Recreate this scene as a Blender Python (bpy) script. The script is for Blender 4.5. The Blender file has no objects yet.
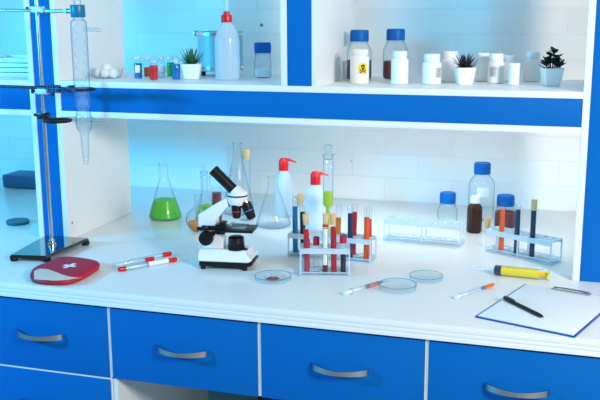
import bpy, bmesh, math, random
from mathutils import Vector, Matrix
random.seed(7)
PI = math.pi
COL = bpy.context.scene.collection

# ------------------------------------------------------------------ camera
CAM = {'cx': 1.06145, 'cy': -1.953, 'cz': 0.7041, 'yaw': -0.30312, 'pitch': -0.20842, 'roll': -0.00509, 'f': 900.54451}
def cam_axes():
    y, p, r = CAM['yaw'], CAM['pitch'], CAM['roll']
    f = Vector((math.sin(y)*math.cos(p), math.cos(y)*math.cos(p), math.sin(p)))
    rt = Vector((math.cos(y), -math.sin(y), 0)); up = rt.cross(f)
    return math.cos(r)*rt + math.sin(r)*up, -math.sin(r)*rt + math.cos(r)*up, f
AR, AU, AF = cam_axes()
EYE = Vector((CAM['cx'], CAM['cy'], CAM['cz']))
def onz(px, py, z=0.0):            # point of the photo that lies on a horizontal surface
    v = AF + (px-300)/CAM['f']*AR + (200-py)/CAM['f']*AU
    return EYE + v*((z-EYE.z)/v.z)
def ony(px, py, y):
    v = AF + (px-300)/CAM['f']*AR + (200-py)/CAM['f']*AU
    return EYE + v*((y-EYE.y)/v.y)
def sc(p):                         # pixels per metre at a point
    return CAM['f']/((Vector(p)-EYE).dot(AF))

# ------------------------------------------------------------------ materials
def lin(c):
    return tuple(((x/255)/12.92 if x/255 <= .04045 else ((x/255+.055)/1.055)**2.4) for x in c)
MATS = {}
def newmat(name):
    m = bpy.data.materials.new(name); m.use_nodes = True
    n = m.node_tree.nodes; n.clear()
    return m, n, m.node_tree.links
def mat(name, col, rough=.4, metal=0.0, var=.04, bump=0.0, scale=60, coat=0.0, sheen=0.0):
    if name in MATS: return MATS[name]
    m, n, l = newmat(name)
    out = n.new('ShaderNodeOutputMaterial'); b = n.new('ShaderNodeBsdfPrincipled')
    tc = n.new('ShaderNodeTexCoord'); no = n.new('ShaderNodeTexNoise'); no.inputs['Scale'].default_value = scale
    no.inputs['Detail'].default_value = 3
    l.new(tc.outputs['Object'], no.inputs['Vector'])
    mx = n.new('ShaderNodeMix'); mx.data_type = 'RGBA'
    c = lin(col)
    mx.inputs['A'].default_value = tuple(min(1, x*(1-var)) for x in c)+(1,)
    mx.inputs['B'].default_value = tuple(min(1, x*(1+var)) for x in c)+(1,)
    l.new(no.outputs['Fac'], mx.inputs['Factor']); l.new(mx.outputs['Result'], b.inputs['Base Color'])
    b.inputs['Roughness'].default_value = rough; b.inputs['Metallic'].default_value = metal
    b.inputs['Coat Weight'].default_value = coat; b.inputs['Coat Roughness'].default_value = .1
    if bump:
        bp = n.new('ShaderNodeBump'); bp.inputs['Strength'].default_value = bump; bp.inputs['Distance'].default_value = .002
        l.new(no.outputs['Fac'], bp.inputs['Height']); l.new(bp.outputs['Normal'], b.inputs['Normal'])
    l.new(b.outputs[0], out.inputs[0]); MATS[name] = m; return m
def glass(name, tint=(251, 254, 255), edge=(130, 180, 205), gloss=.3, rough=.03, power=.32, body=None, bodyfac=0.0, exp=4.0):
    """thin-walled glass: clear face-on, darker and shinier at grazing angles"""
    if name in MATS: return MATS[name]
    m, n, l = newmat(name)
    out = n.new('ShaderNodeOutputMaterial')
    lw = n.new('ShaderNodeLayerWeight'); lw.inputs['Blend'].default_value = power
    mx = n.new('ShaderNodeMix'); mx.data_type = 'RGBA'
    mx.inputs['A'].default_value = lin(tint)+(1,); mx.inputs['B'].default_value = lin(edge)+(1,)
    lw.inputs['Blend'].default_value = .5
    pw = n.new('ShaderNodeMath'); pw.operation = 'POWER'; pw.inputs[1].default_value = exp
    l.new(lw.outputs['Facing'], pw.inputs[0]); l.new(pw.outputs[0], mx.inputs['Factor'])
    tr = n.new('ShaderNodeBsdfTransparent'); l.new(mx.outputs['Result'], tr.inputs[0])
    gl = n.new('ShaderNodeBsdfGlossy'); gl.inputs['Roughness'].default_value = rough
    ma = n.new('ShaderNodeMath'); ma.operation = 'MULTIPLY_ADD'; ma.inputs[1].default_value = gloss; ma.inputs[2].default_value = .03
    l.new(pw.outputs[0], ma.inputs[0])
    ms = n.new('ShaderNodeMixShader'); l.new(ma.outputs[0], ms.inputs[0]); l.new(tr.outputs[0], ms.inputs[1]); l.new(gl.outputs[0], ms.inputs[2])
    last = ms
    if body:
        pr = n.new('ShaderNodeBsdfPrincipled'); pr.inputs['Base Color'].default_value = lin(body)+(1,); pr.inputs['Roughness'].default_value = .25
        tl = n.new('ShaderNodeBsdfTranslucent'); tl.inputs[0].default_value = lin(body)+(1,)
        m1 = n.new('ShaderNodeMixShader'); m1.inputs[0].default_value = .18
        l.new(pr.outputs[0], m1.inputs[1]); l.new(tl.outputs[0], m1.inputs[2])
        m2 = n.new('ShaderNodeMixShader'); m2.inputs[0].default_value = bodyfac
        l.new(ms.outputs[0], m2.inputs[1]); l.new(m1.outputs[0], m2.inputs[2]); last = m2
    l.new(last.outputs[0], out.inputs[0]); MATS[name] = m; return m
def liquid(name, col, clear=.25):
    return glass(name, tint=col, edge=tuple(int(x*.8) for x in col), gloss=.12, body=col, bodyfac=1-clear)

M_WHITE = mat('white laminate', (236, 238, 238), .38, var=.01)
M_EDGE = mat('white edge band', (240, 242, 242), .45, var=.01)
M_BLUE = mat('blue laminate', (0, 103, 184), .55, var=.02)
M_BLUE.node_tree.nodes['Principled BSDF'].inputs['Specular IOR Level'].default_value = .15
M_CHROME = mat('brushed steel', (205, 205, 205), .22, 1.0)
M_KNEESHADE = mat('knee space shade', (18, 22, 45), .7)  # near-black so the colour itself carries the knee space shade
M_BLACK = mat('black plastic', (9, 9, 12), .38, coat=.1)
M_BLACK.node_tree.nodes['Principled BSDF'].inputs['Specular IOR Level'].default_value = .35
M_BLACKG = mat('black enamel', (8, 10, 16), .08, coat=1.0)
M_WPL = mat('white plastic', (238, 240, 242), .35, var=.01)
M_WENAM = mat('white enamel', (236, 238, 240), .22, coat=.4, var=.01)
M_RED = mat('red plastic', (222, 16, 30), .32)
M_CAPB = mat('blue screw cap plastic', (0, 94, 178), .45)
M_CAPB.node_tree.nodes['Principled BSDF'].inputs['Specular IOR Level'].default_value = .2
M_CORK = mat('cork', (226, 186, 136), .85, var=.2, bump=.4, scale=260)
M_GLASS = glass('clear glass', body=(225, 242, 252), bodyfac=.035, exp=3.0)
M_GLASSB = glass('clear bottle glass', tint=(248, 253, 255), edge=(110, 165, 195), gloss=.3)
M_TUBE = glass('test tube glass')
M_PLASTIC = glass('translucent white plastic', tint=(245, 252, 255), edge=(225, 240, 248), body=(228, 242, 252), bodyfac=.5)
M_RACK = glass('frosted clear plastic', tint=(250, 254, 255), edge=(232, 246, 252), body=(226, 243, 253), bodyfac=.62, gloss=.06)
M_AMBER = liquid('amber glass', (72, 26, 10), .2)
M_PAPER = mat('paper', (238, 243, 248), .8, var=.01)

# worktop: white laminate with a soft gloss
def worktop_mat():
    m = mat('worktop laminate', (232, 234, 233), .24, var=.012, scale=8)
    return m
M_TOP = worktop_mat()

def brick_mat():
    m, n, l = newmat('white painted brick')
    out = n.new('ShaderNodeOutputMaterial'); b = n.new('ShaderNodeBsdfPrincipled')
    tc = n.new('ShaderNodeTexCoord'); sx = n.new('ShaderNodeSeparateXYZ'); cx = n.new('ShaderNodeCombineXYZ')
    l.new(tc.outputs['Object'], sx.inputs[0]); l.new(sx.outputs['X'], cx.inputs[0]); l.new(sx.outputs['Z'], cx.inputs[1])
    br = n.new('ShaderNodeTexBrick'); l.new(cx.outputs[0], br.inputs['Vector'])
    br.inputs['Scale'].default_value = 1; br.inputs['Mortar Size'].default_value = .004; br.inputs['Mortar Smooth'].default_value = .5
    br.inputs['Brick Width'].default_value = .25; br.inputs['Row Height'].default_value = .088
    br.inputs['Color1'].default_value = lin((232, 234, 234))+(1,); br.inputs['Color2'].default_value = lin((224, 228, 229))+(1,)
    br.inputs['Mortar'].default_value = lin((225, 228, 230))+(1,)
    no = n.new('ShaderNodeTexNoise'); no.inputs['Scale'].default_value = 22; no.inputs['Detail'].default_value = 5
    l.new(tc.outputs['Object'], no.inputs['Vector'])
    a = n.new('ShaderNodeMath'); a.operation = 'MULTIPLY_ADD'; a.inputs[1].default_value = -1.0
    l.new(br.outputs['Fac'], a.inputs[0]); l.new(no.outputs['Fac'], a.inputs[2])
    bp = n.new('ShaderNodeBump'); bp.inputs['Strength'].default_value = .22; bp.inputs['Distance'].default_value = .003
    l.new(a.outputs[0], bp.inputs['Height']); l.new(bp.outputs['Normal'], b.inputs['Normal'])
    # chips in the paint
    vo = n.new('ShaderNodeTexVoronoi'); vo.inputs['Scale'].default_value = 5.0; l.new(tc.outputs['Object'], vo.inputs['Vector'])
    lt = n.new('ShaderNodeMath'); lt.operation = 'LESS_THAN'; lt.inputs[1].default_value = .035; l.new(vo.outputs['Distance'], lt.inputs[0])
    mx = n.new('ShaderNodeMix'); mx.data_type = 'RGBA'; l.new(lt.outputs[0], mx.inputs['Factor'])
    l.new(br.outputs['Color'], mx.inputs['A']); mx.inputs['B'].default_value = lin((110, 120, 125))+(1,)
    l.new(mx.outputs['Result'], b.inputs['Base Color']); b.inputs['Roughness'].default_value = .7
    l.new(b.outputs[0], out.inputs[0]); return m

# ------------------------------------------------------------------ geometry helpers
def box(bm, x0, x1, y0, y1, z0, z1, bev=0.0, mtx=None):
    r = bmesh.ops.create_cube(bm, size=1.0); vs = r['verts']
    for v in vs:
        v.co = Vector(((x0+x1)/2+v.co.x*(x1-x0), (y0+y1)/2+v.co.y*(y1-y0), (z0+z1)/2+v.co.z*(z1-z0)))
    if bev:
        es = list({e for v in vs for e in v.link_edges})
        r2 = bmesh.ops.bevel(bm, geom=es, offset=bev, segments=2, affect='EDGES', profile=.6)
        vs = list({v for f in r2['faces'] for v in f.verts} | {v for v in vs if v.is_valid})
    if mtx is not None:
        for v in vs: v.co = mtx @ v.co
    return vs
def lathe(bm, prof, seg=28, mtx=None, rib=0.0, ribz=None):
    rings = []
    for r, z in prof:
        if r < 1e-6:
            rings.append([bm.verts.new((0, 0, z))])
        else:
            ring = []
            for i in range(seg):
                rr = r
                if rib and ribz and ribz[0] <= z <= ribz[1] and i % 2: rr = r-rib
                a = 2*PI*i/seg
                ring.append(bm.verts.new((rr*math.cos(a), rr*math.sin(a), z)))
            rings.append(ring)
    for a, b in zip(rings, rings[1:]):
        for i in range(seg):
            j = (i+1) % seg
            if len(a) == 1 and len(b) == 1: break
            if len(a) == 1: bm.faces.new((a[0], b[i], b[j]))
            elif len(b) == 1: bm.faces.new((a[i], a[j], b[0]))
            else: bm.faces.new((a[i], a[j], b[j], b[i]))
    if mtx is not None:
        for ring in rings:
            for v in ring: v.co = mtx @ v.co
    return rings
def tube(bm, pts, r, seg=12, caps=True):
    pts = [Vector(p) for p in pts]; rings = []
    n = len(pts); rr = r if isinstance(r, (list, tuple)) else [r]*n
    prev = None
    for i, p in enumerate(pts):
        t = (pts[min(i+1, n-1)]-pts[max(i-1, 0)]).normalized()
        if prev is None:
            u = t.orthogonal().normalized()
        else:
            u = (prev - t*prev.dot(t)).normalized()
        prev = u; w = t.cross(u)
        rings.append([bm.verts.new(p+rr[i]*(math.cos(2*PI*k/seg)*u+math.sin(2*PI*k/seg)*w)) for k in range(seg)])
    for a, b in zip(rings, rings[1:]):
        for k in range(seg):
            j = (k+1) % seg; bm.faces.new((a[k], a[j], b[j], b[k]))
    if caps:
        bm.faces.new(rings[0][::-1]); bm.faces.new(rings[-1])
def prism(bm, poly, y0, y1, bev=0.0):
    """polygon in the x-z plane extruded along y"""
    a = [bm.verts.new((x, y0, z)) for x, z in poly]; b = [bm.verts.new((x, y1, z)) for x, z in poly]
    fs = [bm.faces.new(a), bm.faces.new(b[::-1])]
    n = len(poly)
    for i in range(n):
        j = (i+1) % n; fs.append(bm.faces.new((a[j], a[i], b[i], b[j])))
    if bev:
        es = list({e for v in a+b for e in v.link_edges})
        bmesh.ops.bevel(bm, geom=es, offset=bev, segments=3, affect='EDGES', profile=.6)
def axis_mtx(p, d):
    """matrix that takes +z to direction d at point p"""
    return Matrix.Translation(Vector(p)) @ Vector(d).to_track_quat('Z', 'Y').to_matrix().to_4x4()
def obj(name, bm, m, parent=None, smooth=True, ang=35, recalc=True):
    if recalc: bmesh.ops.recalc_face_normals(bm, faces=bm.faces)
    me = bpy.data.meshes.new(name); bm.to_mesh(me); bm.free()
    me.materials.append(m)
    if smooth:
        me.polygons.foreach_set('use_smooth', [True]*len(me.polygons))
        me.set_sharp_from_angle(angle=math.radians(ang))
    o = bpy.data.objects.new(name, me); COL.objects.link(o)
    if parent: o.parent = parent
    return o
def B(): return bmesh.new()
def thing(name, label, cat, loc=(0, 0, 0), rz=0.0, group=None, rot=None):
    o = bpy.data.objects.new(name, None); COL.objects.link(o)
    o.empty_display_size = .02
    o.location = loc; o.rotation_euler = rot if rot else (0, 0, rz)
    o['label'] = label; o['category'] = cat
    if group: o['group'] = group
    return o
def tag(o, label, cat, group=None):
    o['label'] = label; o['category'] = cat
    if group: o['group'] = group
    return o
def struct(name, bm, m, **k):
    o = obj(name, bm, m, **k); o['kind'] = 'structure'; return o
def dup(root, loc, rz=0.0, label=None, group=None, rot=None):
    r = root.copy(); COL.objects.link(r); r.location = loc; r.rotation_euler = rot if rot else (0, 0, rz)
    if label: r['label'] = label
    if group: r['group'] = group
    for ch in list(root.children):
        c = ch.copy(); COL.objects.link(c); c.parent = r
        for g in ch.children:
            d = g.copy(); COL.objects.link(d); d.parent = c
    return r

# ------------------------------------------------------------------ the room
YW = 1.30
bm = B(); box(bm, -2.6, 3.2, YW, YW+.12, -.75, 1.9); struct('wall_back', bm, brick_mat(), smooth=False)
bm = B(); box(bm, -2.6, 3.2, -3.2, YW, -.79, -.75); struct('floor', bm, mat('grey vinyl floor', (150, 156, 160), .5), smooth=False)

# ------------------------------------------------------------------ bench
YF = .4376; YB = .853
XL1, XL2, XR1, XR2, XD1, XD2 = -.5508, -.4443, 1.0652, 1.1717, .2597, .3670
Z0, Z1, Z2, ZS = .3895, .4067, .4794, .4966
wt = thing('worktop', 'long white laminate worktop with a layered front edge on blue drawer cabinets', 'worktop', (0, 0, 0))
bm = B(); box(bm, -1.35, 2.1, .004, YW-.004, -.038, 0, .0015); obj('top_board', bm, M_TOP, wt)
bm = B()
for z0, z1 in ((-.0385, -.0265), (-.0258, -.0165), (-.0158, -.0005)):
    box(bm, -1.35, 2.1, -.0005, .0045, z0, z1, .0006)
obj('edge_band', bm, M_EDGE, wt)

W = .41286; XA = -.07246
def handle(parent, x, z):
    bm = B(); n = 18; ln = .144; hh = .0075
    ra = []
    for i in range(n+1):
        t = i/n; xx = x-ln/2+ln*t
        out = .033*math.sin(PI*t)**.75 if 0 < t < 1 else 0
        h = hh*(.75+.25*abs(2*t-1)); th = .0035
        y = .0088-out
        ra.append([bm.verts.new((xx, y-th, z+h)), bm.verts.new((xx, y+.001, z+h)), bm.verts.new((xx, y+.001, z-h)), bm.verts.new((xx, y-th, z-h))])
    for a, b in zip(ra, ra[1:]):
        for k in range(4):
            j = (k+1) % 4; bm.faces.new((a[k], a[j], b[j], b[k]))
    bm.faces.new(ra[0][::-1]); bm.faces.new(ra[-1])
    obj('handle', bm, M_CHROME, parent, ang=60)
def drawer(parent, x0, x1, z0, z1):
    bm = B(); box(bm, x0+.0048, x1-.0048, .010, .0215, z0, z1, .0008)
    d = obj('drawer', bm, M_BLUE, parent)
    handle(d, (x0+x1)/2, (z0+z1)/2+.005)
    return d
def carcass(parent, x0, x1, z0):
    bm = B()
    box(bm, x0+.0005, x0+.016, .022, .56, z0, -.0395); box(bm, x1-.016, x1-.0005, .022, .56, z0, -.0395)
    box(bm, x0+.016, x1-.016, .032, .56, z0, z0+.016); box(bm, x0+.016, x1-.016, .545, .56, z0+.016, -.0395)
    box(bm, x0+.0005, x0+.0042, .0125, .022, z0, -.0395); box(bm, x1-.0042, x1-.0005, .0125, .022, z0, -.0395)
    if z0 < -.5: box(bm, x0+.0048, x1-.0048, .0125, .022, -.2438, -.2386)
    obj('carcass', bm, M_WHITE, parent, smooth=False)
names = {-2: 'cabinet left of the leftmost handle, barely in view', -1: 'blue fronted pedestal cabinet with two stacked drawers at the left end',
         0: 'blue drawer unit hanging over the knee space beside the left pedestal',
         1: 'blue drawer unit below the small test tube rack, third drawer front from the left',
         2: 'blue fronted drawer cabinet under the clipboard at the right end'}
for k in (-1, 0, 1, 2):
    x0 = XA+k*W; x1 = x0+W
    c = thing('drawer_cabinet', names[k], 'cabinet', (0, 0, 0))
    if k in (-1, 2):
        carcass(c, x0, x1, -.74); drawer(c, x0, x1, -.2379, -.046); drawer(c, x0, x1, -.44, -.2445)
        bm = B(); box(bm, x0+.0048, x1-.0048, .010, .0215, -.735, -.447, .0008); d = obj('drawer', bm, M_BLUE, c); handle(d, (x0+x1)/2, -.59)
    else:
        carcass(c, x0, x1, -.236); drawer(c, x0, x1, -.2379, -.046)
bm = B(); box(bm, XA+.001, XA+.014, .016, .60, -.75, -.2385); o = obj('support_panel', bm, M_WHITE, None, smooth=False)
tag(o, 'white upright support panel beside the left pedestal in the knee space', 'panel')
bm = B(); box(bm, XA+.30, XA+2*W-.002, .30, .32, -.75, -.2385); o = obj('knee_shade_board', bm, M_KNEESHADE, None, smooth=False)  # added board, its dark colour stands for the shade under the drawers
tag(o, 'near-black board standing in for the shade of the knee space under the drawers', 'panel')

# ------------------------------------------------------------------ open shelving on the bench
su = thing('shelving_unit', 'white and blue open shelving unit standing on the worktop', 'shelving', (0, 0, 0))
ZT = 1.0
T = .018
bm_names = []
def panel(name, x0, x1, y0, y1, z0, z1, m, bev=.0008):
    bm = B(); box(bm, x0, x1, y0, y1, z0, z1, bev); return obj(name, bm, m, su)
XE = -1.25
for x0 in (XE, XL1, XL2-T, XR1, XR2-T):
    sp = panel('side_panel', x0, x0+T, YF, YB, .0005, ZT, M_WHITE)
    if abs(x0-(XL2-T)) < 1e-4:
        bm = B(); q = Vector((XL2, .462, .052)); lathe(bm, [(0, 0), (.0032, 0), (.0032, .0008), (0, .0008)], 12, axis_mtx(q, (1, 0, 0))); obj('screw_cap', bm, M_BLACK, sp)
for x0, x1 in ((XL1, XL2), (XR1, XR2)):
    panel('front_panel', x0+T, x1-T, YF+.003, YF+.019, .0005, ZT, M_BLUE)
for x0 in (XD1, XD2-T): panel('divider_panel', x0, x0+T, YF, YB, ZS, ZT, M_WHITE)
panel('front_panel', XD1+T, XD2-T, YF+.003, YF+.019, ZS, ZT, M_BLUE)
for a, b in ((XE+T, XL1), (XL2, XR1)):
    panel('shelf_board', a, b, YF, YB, Z2, ZS, M_WHITE); panel('shelf_board', a, b, YF, YB, Z0, Z1, M_WHITE)
    panel('fascia', a, b, YF+.003, YF+.019, Z1, Z2, M_BLUE)
panel('top_board', XE, XR2, YF, YB, ZT, ZT+T, M_WHITE)

# ------------------------------------------------------------------ glassware makers (origin at the base centre)
def cap_ribbed(bm, r, z0, z1, seg=48):
    h = z1-z0
    lathe(bm, [(0, z0), (r*.96, z0), (r, z0+h*.08), (r, z0+h*.85), (r*.9, z1), (0, z1)], seg, rib=r*.05, ribz=(z0+h*.05, z0+h*.9))
def screw_bottle(t, r, h, capr, caph, contents=None, cmat=None, gm=None):
    """reagent bottle: body with round shoulder, neck, pouring ring, ribbed cap"""
    gm = gm or M_GLASSB
    bh = h-caph; sh = bh-r*.95
    bm = B(); lathe(bm, [(0, .0006), (r*.85, .0006), (r*.97, .003), (r, .007), (r, sh), (r*.97, sh+r*.25), (r*.85, sh+r*.5), (capr*.98, sh+r*.75), (capr*.84, sh+r*.85), (capr*.84, bh), (capr*.84, h-caph*.3)], 32)
    obj('bottle_body', bm, gm, t)
    bm = B(); lathe(bm, [(capr*.86, bh-.0055), (capr*.97, bh-.005), (capr*.97, bh-.0015), (capr*.86, bh-.001)], 32); obj('pouring_ring', bm, gm, t)
    bm = B(); cap_ribbed(bm, capr, bh, h); obj('screw_cap', bm, M_CAPB, t)
    if contents:
        bm = B(); ri = r-.0015; lathe(bm, [(0, .0025), (ri*.9, .0025), (ri, .007), (ri, contents), (ri*.9, contents+.001), (0, contents+.002)], 32)
        obj('contents', bm, cmat, t)
def flask(t, r, h, nr, nh, fill=None, lmat=None, gm=None):
    """conical flask"""
    gm = gm or M_GLASS; cone = h-nh
    def rad(z):
        if z < .012: return r*(.9+.1*min(1, z/.006))
        u = (z-.012)/(cone-.012)
        return r+(nr-r)*u
    bm = B(); lathe(bm, [(0, .0008), (r*.88, .0008), (r*.97, .004), (r, .010)]+[(rad(.012+(cone-.012)*k/6), .012+(cone-.012)*k/6) for k in range(1, 6)]+[(nr*1.03, cone-.002), (nr, cone+.004), (nr, h-.006), (nr*1.12, h-.002), (nr*1.2, h), (nr*1.08, h), (nr*.95, h-.004)], 32)
    obj('glass_body', bm, gm, t)
    if fill:
        k = r-.0015
        bm = B(); lathe(bm, [(0, .0022), (k*.87, .0022), (k*.96, .005), (k, .011), (rad(fill)-.0018, fill), (0, fill)], 32); obj('liquid', bm, lmat, t)
def test_tube(name, label, p, L=.15, r=.008, fill=0.0, lmat=None, cork=False, tilt=(0, 0), group=None, cap=False, z=.006, fromz=0.0, dark=None):
    t = thing(name, label, 'test tube', (p[0], p[1], z), group=group, rot=(tilt[0], tilt[1], 0))
    hem = [(r*math.sin(a), r-r*math.cos(a)) for a in (0, .4, .8, 1.2, PI/2)]
    bm = B(); lathe(bm, hem+[(r, L-.002), (r*1.12, L), (r*1.05, L+.0004), (r*.9, L-.002)], 20); obj('glass_tube', bm, M_TUBE, t)
    if fill:
        q = r-.0008
        bm = B(); lathe(bm, [(q*math.sin(a), r-q*math.cos(a)) for a in (0, .4, .8, 1.2, PI/2)]+[(q, fill), (0, fill)], 20); obj('liquid', bm, lmat, t)
    if cork:
        bm = B(); lathe(bm, [(0, L-.014), (r*.86, L-.014), (r*1.1, L+.014), (r*1.02, L+.016), (0, L+.016)], 20); obj('cork_stopper', bm, M_CORK, t)
    if cap:
        bm = B(); lathe(bm, [(r*.8, L-.012), (r*1.2, L-.012), (r*1.25, L-.009), (r*1.2, L+.005), (r*1.22, L+.007)], 30, rib=.0005, ribz=(L-.01, L+.006)); lathe(bm, [(0, L-.006), (r*.8, L-.006), (r*.8, L-.012)], 30)
        obj('cap_skirt', bm, M_CAPR, t)
        bm = B(); lathe(bm, [(0, L+.005), (r*1.18, L+.006), (r*1.15, L+.009), (r*.9, L+.0105), (0, L+.0095)], 30); obj('cap_top', bm, mat('dusky rubber cap top', (92, 62, 92), .5), t)
    return t
M_CAPR = mat('crimson rubber cap', (190, 18, 62), .45)

L_BLUE = liquid('blue liquid', (0, 122, 178), .12)
L_NAVY = liquid('navy liquid', (0, 54, 98), .05)
L_BLACK = liquid('black liquid', (16, 10, 18), .03)
L_RED = liquid('red liquid', (225, 6, 18), .1)
L_SCAR = liquid('scarlet liquid', (240, 24, 34), .1)
L_DRED = liquid('dark red liquid', (120, 4, 30), .05)
L_PURP = liquid('dark purple liquid', (52, 18, 52), .1)
L_ORANGE = liquid('orange liquid', (255, 96, 6), .1)
L_AMB = liquid('golden orange liquid', (252, 150, 10), .15)
L_GREEN = liquid('green liquid', (90, 222, 0), .15)
L_YGR = liquid('yellow green liquid', (200, 222, 10), .15)

# ------------------------------------------------------------------ test tube racks
PITCH = .0255
def rack(label, p, rz, n, h=.068, dep=.062, pitch=PITCH, mid=True):
    """origin: middle of the base; columns along local x; two rows"""
    t = thing('test_tube_rack', label, 'test tube rack', (p[0], p[1], 0), rz, group='clear plastic test tube racks')
    w = n*pitch+.012; ex = w/2
    rows = (-dep/4+.001, dep/4-.001); hole = .0098
    def plate(z0, z1, name):
        bm = B()
        edges = [-dep/2, rows[0]-hole, rows[0]+hole, rows[1]-hole, rows[1]+hole, dep/2]
        for a, b in ((0, 1), (2, 3), (4, 5)): box(bm, -ex, ex, edges[a], edges[b], z0, z1, .0006)
        xs = [-ex]+sum([[-(n-1)/2*pitch+i*pitch-hole, -(n-1)/2*pitch+i*pitch+hole] for i in range(n)], [])+[ex]
        for a, b in zip(xs[::2], xs[1::2]):
            for y0, y1 in ((edges[1], edges[2]), (edges[3], edges[4])): box(bm, a, b, y0, y1, z0+.0002, z1-.0002)
        return obj(name, bm, M_RACK, t)
    plate(h-.0045, h, 'top_plate')
    plate(.010, .0125, 'lower_plate')
    bm = B(); box(bm, -ex, ex, -dep/2, dep/2, .0005, .0042, .0006); obj('base_plate', bm, M_RACK, t)
    bm = B()
    for y in (-dep/2-.0003, dep/2-.0017): box(bm, -ex, ex, y, y+.002, h-.014, h-.0045)
    obj('rail', bm, M_RACK, t)
    xs = [-ex+.002, ex-.002]+([0.0] if mid else [])
    for x in xs:
        for y in (-dep/2+.002, dep/2-.002):
            bm = B(); box(bm, x-.002, x+.002, y-.002, y+.002, .0042, h-.0045, .0004); obj('post', bm, M_RACK, t)
    return t
def slot(t, n, i, row, pitch=PITCH, dep=.062):
    y = (-dep/4+.001) if row == 0 else (dep/4-.001)
    q = Matrix.Translation(t.location) @ Matrix.Rotation(t.rotation_euler.z, 4, 'Z') @ Vector((-(n-1)/2*pitch+i*pitch, y, 0))
    return q
def place_rack(label, pl, pr, n, dep=.062, **k):
    a, b = onz(*pl), onz(*pr); rz = math.atan2(b.y-a.y, b.x-a.x)
    mid = (a+b)/2 + Vector((-math.sin(rz), math.cos(rz), 0))*dep/2
    return rack(label, mid, rz, n, dep=dep, **k)
# long rack behind the microscope-side rack
RB = place_rack('long clear rack holding blue, red and orange tubes behind the small rack', (286.5, 256.5), (372, 264.5), 10, pitch=.0238, h=.070)
tb = [(0, 0, L_BLUE, .142, 'test tube of blue liquid at the left end of the long rack', dict(L=.166)),
      (1, 0, L_BLACK, .128, 'test tube of black liquid beside the blue one in the long rack', dict(L=.145)),
      (0, 1, L_BLUE, 0, 'empty corked test tube behind the black one in the long rack', dict(L=.158, cork=True, tilt=(0, .03))),
      (5, 1, L_AMB, .112, 'test tube of golden orange liquid next to navy in the long rack', dict(L=.15, tilt=(0, .03))),
      (7, 0, L_NAVY, .134, 'test tube of navy liquid right of the small rack in the long rack', dict(L=.15)),
      (7, 1, L_RED, .132, 'test tube of bright red liquid standing tall in the long rack', dict(L=.156, tilt=(0, .03))),
      (9, 0, L_ORANGE, .126, 'test tube of bright orange liquid near the right end of the long rack', dict(L=.15)),
      (9, 1, L_SCAR, .114, 'test tube of red liquid half hidden at the right end of the long rack', dict(L=.15))]
G = 'test tubes standing in the racks'
for i, row, lm, fl, lab, kw in tb:
    q = slot(RB, 10, i, row, .0238); test_tube('test_tube', lab, q, fill=fl, lmat=lm, group=G, z=.0048, **{**dict(tilt=(random.uniform(-.01, .01), random.uniform(-.01, .01))), **kw})
# small rack in front, square to the camera
RF = place_rack('small clear rack of red capped and corked blood tubes right of the microscope', (301, 276.8), (348.8, 277.3), 5, pitch=.0245, mid=False, h=.078)
sl = lambda i, r: slot(RF, 5, i, r, .0245)
test_tube('test_tube', 'short red capped tube with pale red sample, leftmost in the small rack', sl(0, 0), L=.085, r=.0072, fill=.04, lmat=liquid('pale red sample', (226, 70, 96), .4), cap=True, z=.005, group=G)
test_tube('test_tube', 'corked tube with red liquid behind the leftmost red cap of the small rack', sl(0, 1), L=.142, fill=.115, lmat=L_SCAR, cork=True, z=.005, tilt=(.0, -.03), group=G)
test_tube('test_tube', 'short red capped empty clear tube in the small rack', sl(1, 1), L=.085, r=.0072, cap=True, z=.005, group=G)
t = test_tube('test_tube', 'corked tube with a long white scale label in the small rack', sl(2, 0), L=.150, r=.0075, fill=.035, lmat=L_DRED, cork=True, z=.005, tilt=(0, .01), group=G)
# its paper scale, a red band below the cork
bm = B(); seg = 10; R_ = .0078
ring = []
for i in range(seg+1):
    a = -PI/2-.75+.28+1.5*i/seg
    ring.append((bm.verts.new((R_*math.cos(a), R_*math.sin(a), .026)), bm.verts.new((R_*math.cos(a), R_*math.sin(a), .126))))
for a, b in zip(ring, ring[1:]): bm.faces.new((a[0], b[0], b[1], a[1]))
lb = obj('paper_label', bm, M_WPL, t); lb['label'] = 'white scale label'
bm = B()
for k in range(16):
    z = .03+k*.006; a = -PI/2+.28; 
    for s in range(3):
        a0 = a-.35+s*.2; a1 = a0+.2
        if k % 4 and s == 2: continue
        vs = [bm.verts.new((.0080*math.cos(x), .0080*math.sin(x), zz)) for x, zz in ((a0, z), (a1, z), (a1, z+.0014), (a0, z+.0014))]
        bm.faces.new(vs)
obj('scale_marks', bm, mat('grey print', (120, 125, 130), .7), lb)
bm = B(); lathe(bm, [(.0077, .131), (.0084, .131), (.0084, .138), (.0077, .138)], 20); o = obj('band', bm, M_RED, t)
test_tube('test_tube', 'tube of golden orange liquid behind the scale label in the small rack', sl(2, 1), L=.135, fill=.118, r=.0065, lmat=L_AMB, z=.005, group=G)
test_tube('test_tube', 'corked tube full of dark blood red liquid in the small rack', sl(3, 0), L=.150, fill=.130, lmat=liquid('blood', (205, 4, 24), .05), cork=True, z=.005, tilt=(0, -.02), group=G)
test_tube('test_tube', 'short red capped tube of dark purple sample, rightmost in the small rack', sl(4, 0), L=.098, r=.0078, fill=.058, lmat=L_PURP, cap=True, z=.005, group=G)
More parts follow.
